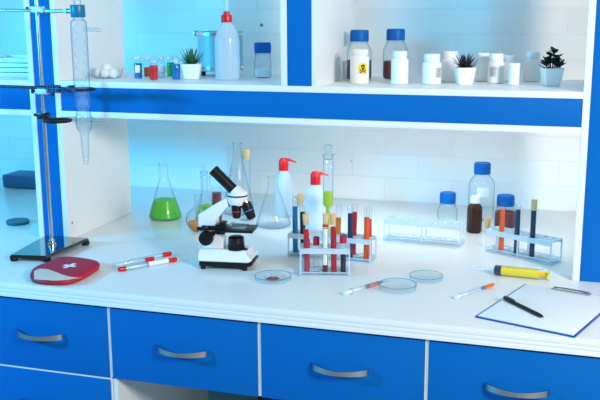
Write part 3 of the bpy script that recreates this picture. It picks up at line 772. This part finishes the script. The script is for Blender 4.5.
petri('clear covered petri dish in front, beside the small red syringe', onz(397.5, 290), .048, .017)
petri('clear covered petri dish standing behind the front one', onz(426, 280), .044, .014)

# ------------------------------------------------------------------ syringes
M_SYR = glass('syringe plastic', tint=(250, 254, 255), edge=(180, 215, 235), gloss=.18, body=(232, 245, 252), bodyfac=.25)
def syringe(label, a, b, r, barrel, cm, needle, flip=False, name='syringe'):
    """a: plunger end, b: needle tip"""
    t, L = lie_thing(name, label, 'syringe', a, b, r*1.5)
    z0 = L*barrel[0]; z1 = L*barrel[1]
    bm = B(); lathe(bm, [(r*.9, z0), (r*1.5, z0), (r*1.5, z0+.002), (r, z0+.0022), (r, z1-.003), (r*.4, z1), (0, z1)], 22); obj('barrel', bm, M_SYR, t)
    bm = B(); lathe(bm, [(0, 0), (r*1.25, 0), (r*1.25, .002), (0, .002)], 20); box(bm, -r*.6, r*.6, -.0006, .0006, .002, z1*.45); box(bm, -.0006, .0006, -r*.6, r*.6, .002, z1*.45); obj('plunger', bm, M_WPL, t)
    return t, L, z0, z1
t, L, z0, z1 = syringe('small syringe with red liquid pointing at the front petri dish', (344.5, 296.5), (388, 283.5), .0058, (.14, .80), None, None)
bm = B(); lathe(bm, [(0, z1*.68), (.0053, z1*.68), (.0053, z1-.003), (0, z1-.001)], 20); obj('liquid', bm, L_SCAR, t)
bm = B(); lathe(bm, [(0, z1*.62), (.0054, z1*.62), (.0054, z1*.68), (0, z1*.68)], 20); obj('plunger_seal', bm, M_BLACK, t)
bm = B(); lathe(bm, [(0, z1), (.0026, z1), (.0022, z1+.012), (.0006, z1+.013), (.0005, L), (0, L)], 14); obj('needle', bm, mat('grey needle hub', (90, 100, 120), .3, .5), t)
t, L, z0, z1 = syringe('thin clear syringe with orange needle cap left of the clipboard', (455.5, 300), (493.5, 287), .0046, (.12, .68), None, None)
bm = B(); lathe(bm, [(0, z1), (.0042, z1), (.0042, z1+.010), (0, z1+.010)], 16); obj('hub', bm, mat('sky blue plastic', (20, 120, 200), .4), t)
bm = B(); lathe(bm, [(0, z1+.010), (.0048, z1+.010), (.0046, L-.008), (.0038, L-.001), (0, L)], 16); obj('needle_cap', bm, mat('orange plastic', (240, 100, 30), .4), t)
# big yellow syringe
r = .0140
t, L = lie_thing('syringe', 'large syringe filled with yellow liquid lying behind the clipboard', 'syringe', (549, 280.5), (471, 272.5), r*1.02)
M_YEL = mat('yellow liquid filling', (250, 214, 0), .25, coat=.5)
zb0 = .020; zb1 = L*.70
bm = B(); lathe(bm, [(0, 0), (r*.95, 0), (r*.95, .003), (0, .003)], 26); box(bm, -r*.55, r*.55, -.001, .001, .003, zb0+.01); box(bm, -.001, .001, -r*.55, r*.55, .003, zb0+.01); obj('plunger', bm, M_YEL, t)
bm = B(); lathe(bm, [(r*.9, zb0-.004), (r*1.02, zb0-.004), (r*1.02, zb0), (r*.99, zb0+.0005), (r*.98, zb1-.004), (r*.8, zb1), (r*.75, zb1)], 30); obj('barrel', bm, M_GLASS, t)
bm = B(); lathe(bm, [(0, zb0+.008), (r*.93, zb0+.008), (r*.93, zb1-.020), (0, zb1-.020)], 30); obj('liquid', bm, M_YEL, t)
bm = B(); lathe(bm, [(0, zb1-.020), (r*.95, zb1-.020), (r*.95, zb1-.005), (r*.7, zb1-.001), (0, zb1-.001)], 30); obj('seal', bm, mat('dark blue rubber', (24, 34, 64), .5), t)
bm = B(); lathe(bm, [(0, zb1-.001), (.0045, zb1-.001), (.004, zb1+.015), (.0034, L-.004), (0, L)], 16); obj('needle_cap', bm, M_SYR, t)
bm = B()
for k in range(18):
    z = zb0+.012+k*(zb1-zb0-.04)/18; a0 = 1.15; a1 = a0+(.42 if k % 5 == 0 else .22); N2 = 4; prev = None
    for i in range(N2+1):
        a = a0+(a1-a0)*i/N2; cur = [bm.verts.new((r*1.0*math.cos(a), r*1.0*math.sin(a), z_)) for z_ in (z, z+.0007)]
        if prev: bm.faces.new((prev[0], cur[0], cur[1], prev[1]))
        prev = cur
obj('scale_marks', bm, mat('dark print', (60, 60, 50), .6), t)

# ------------------------------------------------------------------ clipboard, pen
a, b = Vector((.854, .0712, 0)), -.31468
cb = thing('clipboard', 'blue clipboard with blank white paper lying at the right front', 'clipboard', (a.x, a.y, 0), b)
WC, LC = .235, .3105
bm = B(); box(bm, 0, WC, 0, LC, .0006, .0036, .0012); obj('board', bm, mat('blue clipboard plastic', (0, 74, 170), .4), cb)
bm = B(); box(bm, .006, WC-.005, .004, LC-.008, .0038, .0062, .0003); obj('paper_sheet', bm, M_PAPER, cb)
bm = B(); cx_ = WC/2+.006
box(bm, cx_-.048, cx_+.048, LC-.020, LC-.006, .0063, .0078, .0005)
tube(bm, [(cx_-.048, LC-.020, .0095), (cx_+.048, LC-.020, .0095)], .0022, 10)
tube(bm, [(cx_-.048, LC-.009, .0085), (cx_-.042, LC-.005, .0095), (cx_-.02, LC-.003, .010), (cx_+.02, LC-.003, .010), (cx_+.042, LC-.005, .0095), (cx_+.048, LC-.009, .0085)], .0022, 10)
cp = obj('clip', bm, M_CHROME, cb)
for s in (-1, 1):
    bm = B(); lathe(bm, [(0, .0078), (.004, .0078), (.0036, .0092), (0, .0098)], 14, Matrix.Translation((cx_+s*.036, LC-.012, 0))); obj('rivet', bm, M_CHROME, cp)
t, L = lie_thing('pen', 'black ballpoint pen lying on the white paper', 'pen', (504.5, 299.5), (543.5, 318.0), .0045)
m, L = lying((504.5, 299.5), (543.5, 318.0), .0045)
p0, p1 = onz(504.5, 298.2, .011), onz(543.5, 317.2, .011); d = (p1-p0); L = d.length; d.normalize(); x_ = Vector((-d.y, d.x, 0))
m = Matrix(((x_.x, 0, d.x, p0.x), (x_.y, 0, d.y, p0.y), (0, 1, 0, .0113), (0, 0, 0, 1))); t.location = m.to_translation(); t.rotation_euler = m.to_euler()
bm = B(); lathe(bm, [(0, .038), (.0044, .038), (.0046, .05), (.0046, L-.018), (.0036, L-.008), (.0012, L-.001), (0, L)], 18); obj('pen_barrel', bm, M_BLACK, t)
bm = B(); lathe(bm, [(0, 0), (.0040, 0), (.005, .002), (.005, .042), (0, .042)], 18); cpn = obj('cap', bm, M_BLACK, t)
bm = B(); box(bm, -.0045, .0045, .0030, .0062, .001, .036, .0005); obj('clip', bm, M_BLACK, cpn)

# ------------------------------------------------------------------ things on the upper shelf
S = ZS+.0004
def sh(px, py): return onz(px, py, S)
# crystallising dish with cotton balls
p = sh(107, 78)
t = thing('glass_dish', 'shallow wide glass dish of cotton balls on the shelf behind the condenser', 'glass dish', p)
bm = B(); r = .052; lathe(bm, [(0, .0008), (r*.8, .0008), (r*.86, .003), (r*.9, .012), (r, .026), (r*1.01, .028), (r*.98, .0275), (r*.87, .012), (r*.82, .0035), (0, .003)], 40); obj('dish', bm, glass('petri glass'), t)
cm = mat('cotton', (245, 247, 248), .95, bump=.6, scale=140)
cdir = [( -.022, -.012), (.004, -.020), (.026, -.008), (-.012, .014), (.014, .016), (.0, .0)]
for i, (x, y) in enumerate(cdir):
    bm = B(); bmesh.ops.create_icosphere(bm, subdivisions=3, radius=.012+.002*(i % 3))
    for v in bm.verts:
        v.co *= 1+.12*math.sin(v.co.x*500+i)*math.sin(v.co.y*430)*math.cos(v.co.z*390)
    o = obj('cotton_ball', bm, cm, None, ang=180); o.location = (p.x+x, p.y+y, p.z+.0032+.0125+(.010 if i == 5 else 0))
    if i == 5: o.location.z += .004
    tag(o, 'white cotton ball lying in the wide glass dish on the shelf', 'cotton ball', 'cotton balls in the glass dish')
# vials with crimp caps
def vial(label, p, lm, fill, lab=False, h=.060, r=.0122):
    t = thing('vial', label, 'vial', p, group='small crimp capped vials on the shelf')
    bm = B(); lathe(bm, [(0, .0008), (r*.9, .0008), (r, .003), (r, h*.72), (r*.85, h*.80), (r*.55, h*.84), (r*.55, h*.95)], 22); obj('glass_body', bm, M_TUBE, t)
    bm = B(); q = r-.0006; lathe(bm, [(0, .0018), (q*.9, .0018), (q, .003), (q, fill), (0, fill)], 22); obj('liquid', bm, lm, t)
    bm = B(); lathe(bm, [(0, h*.86), (r*.72, h*.86), (r*.76, h*.88), (r*.76, h*.98), (r*.68, h), (0, h)], 22); obj('crimp_cap', bm, M_CAST, t)
    if lab:
        bm = B(); ring = []
        for i in range(9):
            a = -PI/2-.35+1.3*i/8; ring.append([bm.verts.new(((r+.0003)*math.cos(a), (r+.0003)*math.sin(a), z)) for z in (h*.28, h*.6)])
        for a, b in zip(ring, ring[1:]): bm.faces.new((a[0], b[0], b[1], a[1]))
        obj('paper_label', bm, M_PAPER, t)
vial('crimp capped vial of blue liquid with pale label, leftmost vial of the row', sh(138.5, 78.5), liquid('azure liquid', (0, 136, 214), .2), .047, True, .068)
vial('crimp capped vial with a little orange liquid behind the red one', sh(148, 76.8), liquid('rust liquid', (200, 80, 30), .3), .030, False, .063)
vial('crimp capped vial of bright red liquid in the vial row', sh(154, 80), L_SCAR, .044, False, .060)
vial('crimp capped vial of clear liquid with a label between red and green', sh(161.5, 77.5), glass('water', body=(225, 240, 246), bodyfac=.3), .035, True, .065)
vial('crimp capped vial of green liquid behind the rightmost blue one', sh(171, 76.5), liquid('deep green liquid', (10, 190, 60), .2), .044, False, .063)
vial('crimp capped vial of blue liquid at the right end of the vial row', sh(176.5, 79.5), liquid('royal liquid', (0, 124, 208), .2), .046, False, .060)

# plant pots
def pot(t, w, h):
    bm = B(); n = 8; rings = []
    def sq(hw, z):
        pts = []
        for cx_, cy_ in ((1, 1), (-1, 1), (-1, -1), (1, -1)):
            for k in range(4):
                a = math.atan2(cy_, cx_)-PI/4+PI/2*k/3
                rr = hw*.28; pts.append(bm.verts.new((cx_*(hw-rr)+rr*math.cos(a), cy_*(hw-rr)+rr*math.sin(a), z)))
        return pts
    prof = [(w*.34, .0006), (w*.37, .004), (w*.44, h*.5), (w*.5, h*.97), (w*.5, h), (w*.45, h), (w*.44, h*.9)]
    rings = [sq(a, b) for a, b in prof]
    for a, b in zip(rings, rings[1:]):
        for i in range(16): bm.faces.new((a[i], a[(i+1) % 16], b[(i+1) % 16], b[i]))
    bm.faces.new(rings[0][::-1]); obj('pot', bm, M_WPL, t, ang=50)
    bm = B(); v = sq(w*.43, h*.9); bm.faces.new(v); v2 = sq(w*.40, h*.7); bm.faces.new(v2[::-1])
    for i in range(16): bm.faces.new((v2[i], v2[(i+1) % 16], v[(i+1) % 16], v[i]))
    obj('soil', bm, mat('dark soil', (60, 46, 36), .95, bump=.8, scale=200), t)
def spiky(label, p, m, n, L, wd, pw=.062, ph=.047, seed=1, rz=.3):
    t = thing('potted_succulent', label, 'potted plant', p, rz); pot(t, pw, ph)
    rnd = random.Random(seed); bm = B()
    for i in range(n):
        az = i*2.4+rnd.uniform(-.2, .2); f = i/n; el = .35+f*1.05+rnd.uniform(-.1, .1); LL = L*(.75+.35*rnd.random())
        hd = Vector((math.cos(az), math.sin(az), 0)); sd_ = Vector((-math.sin(az), math.cos(az), 0)); pr_ = None
        for k in range(6):
            u = k/5; bend = el+.35*u
            c = Vector((0, 0, ph*.9))+hd*(.004+LL*u*math.cos(el))+Vector((0, 0, 1))*(LL*u*math.sin(el)+LL*.15*u*u)
            w_ = wd*(1-u)**.7*(.8+.6*u) if k < 5 else .0002
            th = w_*.4; nrm = sd_.cross(hd*math.cos(el)+Vector((0, 0, math.sin(el))))
            cur = [bm.verts.new(c-sd_*w_), bm.verts.new(c+nrm*th), bm.verts.new(c+sd_*w_), bm.verts.new(c-nrm*th*1.4)]
            if pr_:
                for j in range(4): bm.faces.new((pr_[j], pr_[(j+1) % 4], cur[(j+1) % 4], cur[j]))
            pr_ = cur
    obj('leaves', bm, m, t, ang=50); return t
spiky('green spiky succulent in a white square pot next to the vials', sh(192, 79), mat('green succulent leaf', (48, 104, 62), .5, var=.3, scale=40), 34, .050, .0042, seed=2)
spiky('dark purple spiky succulent in a white square pot among the white jars', sh(464.5, 84.5), mat('dark purple leaf', (44, 34, 44), .5, var=.35, scale=40), 34, .040, .0042, pw=.055, ph=.048, seed=3)
t = thing('potted_succulent', 'dark rosette leaved plant in a white square pot at the right end of the shelf', 'potted plant', sh(551, 85.5), .3); pot(t, .056, .048)
rnd = random.Random(5); bm = B(); stems = B()
for (sx, sy, hh) in ((-.020, -.004, .014), (-.012, .004, .022), (.014, .004, .030), (.002, -.006, .044), (.020, -.006, .012), (-.004, .012, .034), (.008, -.012, .020)):
    tube(stems, [(sx*.4, sy*.4, .044), (sx, sy, .044+hh)], .0018, 8)
    for lev in range(2):
        for k in range(5):
            az = k*PI*.4+lev*.6+sx*50; zz = .046+hh*(.55+.45*lev)+rnd.uniform(-.004, .004); LL = .0185-.002*lev
            hd = Vector((math.cos(az), math.sin(az), .15+.3*lev+rnd.uniform(-.1, .55))).normalized(); sd_ = Vector((-math.sin(az), math.cos(az), 0)); pr_ = None
            for q_ in range(5):
                u = q_/4; c = Vector((sx, sy, zz))+hd*LL*u; w_ = .001+.0075*math.sin(PI*min(.97, u*.85+.08)); th = .0012
                cur = [bm.verts.new(c-sd_*w_), bm.verts.new(c+Vector((0, 0, th))), bm.verts.new(c+sd_*w_), bm.verts.new(c-Vector((0, 0, th)))]
                if pr_:
                    for j in range(4): bm.faces.new((pr_[j], pr_[(j+1) % 4], cur[(j+1) % 4], cur[j]))
                pr_ = cur
obj('leaves', bm, mat('dark green leaf', (52, 60, 54), .45, var=.4, scale=40), t, ang=60); obj('stems', stems, mat('brown stem', (70, 56, 40), .7), t)

# big wash bottle and the metal basket behind it
wash_bottle('large white wash bottle with red cap and upright tube on the shelf', sh(228, 80), .0375, .173, .0165, straight=True, rz=.3)
p = sh(225, 74.5); p = Vector((p.x, YB-.075, S))
t = thing('metal_drum', 'round blue steel sterilising drum behind the big wash bottle', 'metal drum', p)
bm = B(); r = .073; lathe(bm, [(0, .016), (r*.96, .016), (r, .020), (r, .132), (r*1.03, .134), (r*1.03, .140), (r*.97, .140), (r*.95, .134), (r*.95, .024), (0, .022)], 44); obj('drum', bm, mat('pale blue steel', (130, 190, 208), .45, .1), t)
bm = B(); lathe(bm, [(r*1.0, .128), (r*1.045, .128), (r*1.045, .137), (r*1.0, .137)], 44); lathe(bm, [(r*1.0, .022), (r*1.03, .022), (r*1.03, .032), (r*1.0, .032)], 44); obj('rim', bm, M_CHROME, t)
for k in range(3):
    a = -PI/2+(-.9, .9, PI)[k]; bm = B(); lathe(bm, [(0, .0005), (.007, .0005), (.008, .017), (0, .017)], 14, Matrix.Translation((r*.8*math.cos(a), r*.8*math.sin(a), 0))); obj('foot', bm, M_BLACK, t)
bm = B(); box(bm, -r-.018, -r-.001, -.010, .010, .125, .142, .003); obj('latch', bm, M_CHROME, t)

wp = mat('white powder', (240, 242, 244), .9)
t = thing('reagent_bottle', 'small clear bottle of white powder with blue cap left of the divider', 'bottle', sh(263, 77.5)); screw_bottle(t, .0265, .108, .0265, .032, .026, wp)
t = thing('reagent_bottle', 'tall clear bottle with blue cap and grey pellets behind the skull labelled jar', 'bottle', sh(359, 79.5)); screw_bottle(t, .0375, .147, .028, .034, .058, mat('grey pellets', (112, 104, 100), .8, var=.4, bump=.8, scale=180))
t = thing('reagent_bottle', 'tall clear bottle with blue cap and brown powder behind a plain white jar', 'bottle', sh(395, 78.5)); screw_bottle(t, .0375, .149, .028, .034, .052, mat('brown powder', (120, 62, 64), .9, bump=.4, scale=200))

def patch(bm, R, c_ang, cz, pts_list, off=.0004):
    """flat shape (list of (s,z) around its centre) wrapped on a cylinder of radius R"""
    vs = []
    for s, z in pts_list:
        a = c_ang+s/R; vs.append(bm.verts.new(((R+off)*math.cos(a), (R+off)*math.sin(a), cz+z)))
    bm.faces.new(vs)
def jar(label, p, r, h, capr=None, caph=None, g='white plastic jars on the shelf', lab=0):
    t = thing('plastic_jar', label, 'jar', p, group=g)
    capr = capr or r*.86; caph = caph or h*.24
    bm = B(); b_ = h-caph; lathe(bm, [(0, .0006), (r*.93, .0006), (r, .004), (r, b_-.010), (r*.95, b_-.004), (capr*.93, b_-.001), (capr*.93, b_+.004)], 30); obj('jar_body', bm, M_WPL, t)
    bm = B(); cap_ribbed(bm, capr, b_, h, 60); obj('lid', bm, M_WPL, t)
    if lab:
        bm = B(); ring = []
        a0 = -PI/2+.55 if lab > 0 else -PI/2-.75
        for i in range(7):
            a = a0+.9*i/6; ring.append([bm.verts.new(((r+.0004)*math.cos(a), (r+.0004)*math.sin(a), z)) for z in (h*.22, h*.58)])
        for a, b in zip(ring, ring[1:]): bm.faces.new((a[0], b[0], b[1], a[1]))
        lb = obj('paper_label', bm, mat('pale grey label', (196, 204, 210), .6), t)
        bm = B()
        for k in range(4):
            zz = h*(.27+.07*k); prv = None
            for i in range(6):
                a = a0+.12+(.6 if k % 2 else .45)*i/5; cur = [bm.verts.new(((r+.0008)*math.cos(a), (r+.0008)*math.sin(a), z)) for z in (zz, zz+h*.03)]
                if prv: bm.faces.new((prv[0], cur[0], cur[1], prv[1]))
                prv = cur
        obj('print', bm, mat('grey print', (120, 125, 130), .7), lb)
    return t
GJ = 'white plastic jars on the shelf'
p = sh(359.5, 83.5)
t = jar('white plastic jar with a round yellow skull and crossbones label', p, .0270, .097, .0235, .017)
ca = math.atan2(EYE.y-p.y, EYE.x-p.x)+.35; czz = .044
def circ(r, n=28, sx=1, cy=0, cx=0): return [(cx+sx*r*math.cos(2*PI*i/n), cy+r*math.sin(2*PI*i/n)) for i in range(n)]
def disc(bm, R, a, cz, r, cx, cy, off, sx=1.0, n=10):
    prev = None
    for i in range(-n, n+1):
        hh = r*math.sqrt(max(0.0, 1-(i/n)**2))+1e-5; an = a+(cx+r*sx*i/n)/R
        cur = [bm.verts.new(((R+off)*math.cos(an), (R+off)*math.sin(an), cz+cy+q_)) for q_ in (-hh, hh)]
        if prev: bm.faces.new((prev[0], cur[0], cur[1], prev[1]))
        prev = cur
def bar(bm, R, a, cz, p0, p1, w, off, n=8):
    prev = None
    for i in range(n+1):
        u = i/n; an = a+(p0[0]+(p1[0]-p0[0])*u)/R; z = cz+p0[1]+(p1[1]-p0[1])*u
        cur = [bm.verts.new(((R+off)*math.cos(an), (R+off)*math.sin(an), z+q_)) for q_ in (-w/2, w/2)]
        if prev: bm.faces.new((prev[0], cur[0], cur[1], prev[1]))
        prev = cur
RJ = .0270
bm = B(); disc(bm, RJ, ca, czz, .0170, 0, 0, .0004, .80, 14)
sk = obj('skull_label', bm, mat('yellow sticker', (250, 216, 0), .5), t); sk['label'] = 'yellow label with black skull and crossbones'
bm = B(); disc(bm, RJ, ca, czz, .0062, 0, .0050, .0007, .95); bar(bm, RJ, ca, czz, (-.0034, -.0018), (.0034, -.0018), .0044, .0007)
for s_ in (-1, 1):
    bar(bm, RJ, ca, czz, (-.0072, -.0078-s_*.0034), (.0072, -.0078+s_*.0034), .0026, .0008+.0001*s_)
    for e in (-1, 1): disc(bm, RJ, ca, czz, .0019, s_*.0076, -.0078+e*.0036, .0008, 1, 5)
obj('skull_mark', bm, mat('black print', (14, 14, 14), .6), sk)
bm = B()
for s_ in (-1, 1): disc(bm, RJ, ca, czz, .0015, s_*.0025, .0040, .0011, 1, 4)
obj('eye_mark', bm, MATS['yellow sticker'], sk)
jar('plain white plastic jar in front of the tall bottle of brown powder', sh(399.5, 84), .0245, .092, .0205, .018)
jar('wide white jar with a grey printed label on its right side', sh(431.5, 84), .0270, .084, .0225, .02, lab=1)
jar('plain white jar half hidden behind the purple succulent', sh(449, 81.5), .0260, .087, .0225, .021)
jar('plain white jar right behind the purple succulent', sh(482.5, 81), .0215, .081, .020, .020)
jar('white jar with a small printed label on its left side', sh(495.5, 83), .0230, .083, .020, .020, lab=-1)
jar('white jar peeking out behind the short lidless looking jar', sh(508, 81), .0190, .075, .017, .018)
jar('short narrow white jar, smallest of the white jars', sh(513.5, 85), .0152, .060, .0160, .010)
jar('white jar standing alone left of the rightmost plant', sh(532, 81), .0245, .085, .0195, .021)

# ------------------------------------------------------------------ left bay seen past the post
trl = ['bottom', 'second', 'third', 'top']
for k in range(4):
    bm = B(); z = S+.015*k
    x0, x1, y0, y1 = -.86, XL1-.012-.004*(k % 2), .56, .78
    box(bm, x0, x1, y0, y1, z, z+.004, .0008); box(bm, x0, x1, y0, y0+.004, z+.004, z+.0125, .0004); box(bm, x0, x1, y1-.004, y1, z+.004, z+.0125, .0004)
    box(bm, x0, x0+.004, y0+.004, y1-.004, z+.004, z+.0125, .0004); box(bm, x1-.004, x1, y0+.004, y1-.004, z+.004, z+.0125, .0004)
    o = obj('tray', bm, M_WPL, None); tag(o, 'flat white tray on the left bay shelf, %s of the stack' % trl[k], 'tray', 'stacked white trays in the left bay')
p = onz(18, 223.5)
t = petri('small dark teal covered dish on the worktop of the left bay', p, .038, .011, gm=liquid('teal glass', (0, 120, 150), .3), group='dish in the left bay', name='covered_dish')
del t['group']
bm = B(); a = onz(10, 186)
box(bm, ony(2, 180, 1.12).x, ony(33.5, 180, 1.12).x, 1.12, 1.24, .0006, .055, .008); bx_ = obj('wall_shade_block', bm, mat('blue shade block', (24, 110, 160), .5), None); tag(bx_, 'low blue shade block standing in for the shaded foot of the wall in the left bay', 'box')  # added block in place of the shadow on the lower wall

# ------------------------------------------------------------------ lights
def area(name, loc, aim, size, power, col, spread=None):
    d = bpy.data.lights.new(name, 'AREA'); d.size = size; d.energy = power; d.color = col; d.shape = 'DISK'
    if spread: d.spread = spread
    o = bpy.data.objects.new(name, d); COL.objects.link(o); o.location = loc
    o.rotation_euler = (Vector(aim)-Vector(loc)).to_track_quat('-Z', 'Y').to_euler(); return o
def spot(name, loc, aim, power, col, ang=60, blend=.8, rad=.05):
    d = bpy.data.lights.new(name, 'SPOT'); d.energy = power; d.color = col; d.spot_size = math.radians(ang); d.spot_blend = blend; d.shadow_soft_size = rad
    o = bpy.data.objects.new(name, d); COL.objects.link(o); o.location = loc
    o.rotation_euler = (Vector(aim)-Vector(loc)).to_track_quat('-Z', 'Y').to_euler(); return o
CY = (.0, .55, 1.0)
area('key_lamp', (2.7, -1.7, 1.25), (.4, .55, .1), .6, 80, (1.0, .96, .92))
area('overhead_fill', (.3, -.9, 2.2), (.4, .5, 0), 1.2, 6, (.95, .98, 1.0))  # added soft fill from above, not a fitted lamp
area('cyan_lamp', (-1.9, -1.15, .80), (-.2, .5, .12), .22, 60, CY)
spot('cyan_wall_lamp', (-.22, 1.0, 1.15), (-.22, YW, .55), 8, CY, 80)
spot('cyan_wall_lamp', (.78, 1.0, 1.15), (.70, YW, .75), 6, CY, 55)
spot('cyan_bay_lamp', (-.95, .95, .95), (-.9, 1.2, .1), 9, CY, 120)
d = bpy.data.lights.new('under_shelf_fill', 'AREA'); d.shape = 'RECTANGLE'; d.size = .95; d.size_y = .05; d.energy = 2.8; d.color = (.93, .98, 1.0)  # added fill to brighten rear worktop and wall, no lamp fitted there
o = bpy.data.objects.new('under_shelf_fill', d); COL.objects.link(o); o.location = (.56, .80, Z0-.006); o.rotation_euler = (math.radians(30), 0, 0)

w = bpy.data.worlds.new('World'); bpy.context.scene.world = w; w.use_nodes = True
bg = w.node_tree.nodes['Background']; bg.inputs[0].default_value = (.58, .84, .97, 1); bg.inputs[1].default_value = .34

# ------------------------------------------------------------------ camera object and view
cd = bpy.data.cameras.new('Camera'); co = bpy.data.objects.new('Camera', cd); COL.objects.link(co)
cd.sensor_width = 36; cd.lens = CAM['f']*36/600; cd.clip_start = .05
co.matrix_world = Matrix(((AR.x, AU.x, -AF.x, EYE.x), (AR.y, AU.y, -AF.y, EYE.y), (AR.z, AU.z, -AF.z, EYE.z), (0, 0, 0, 1)))
sn = bpy.context.scene; sn.camera = co
sn.view_settings.view_transform = 'Standard'; sn.view_settings.look = 'None'; sn.view_settings.gamma = 1; sn.view_settings.use_curve_mapping = False
sn.view_settings.exposure = 0.0
sn.cycles.transparent_max_bounces = 40
sn.cycles.max_bounces = 8
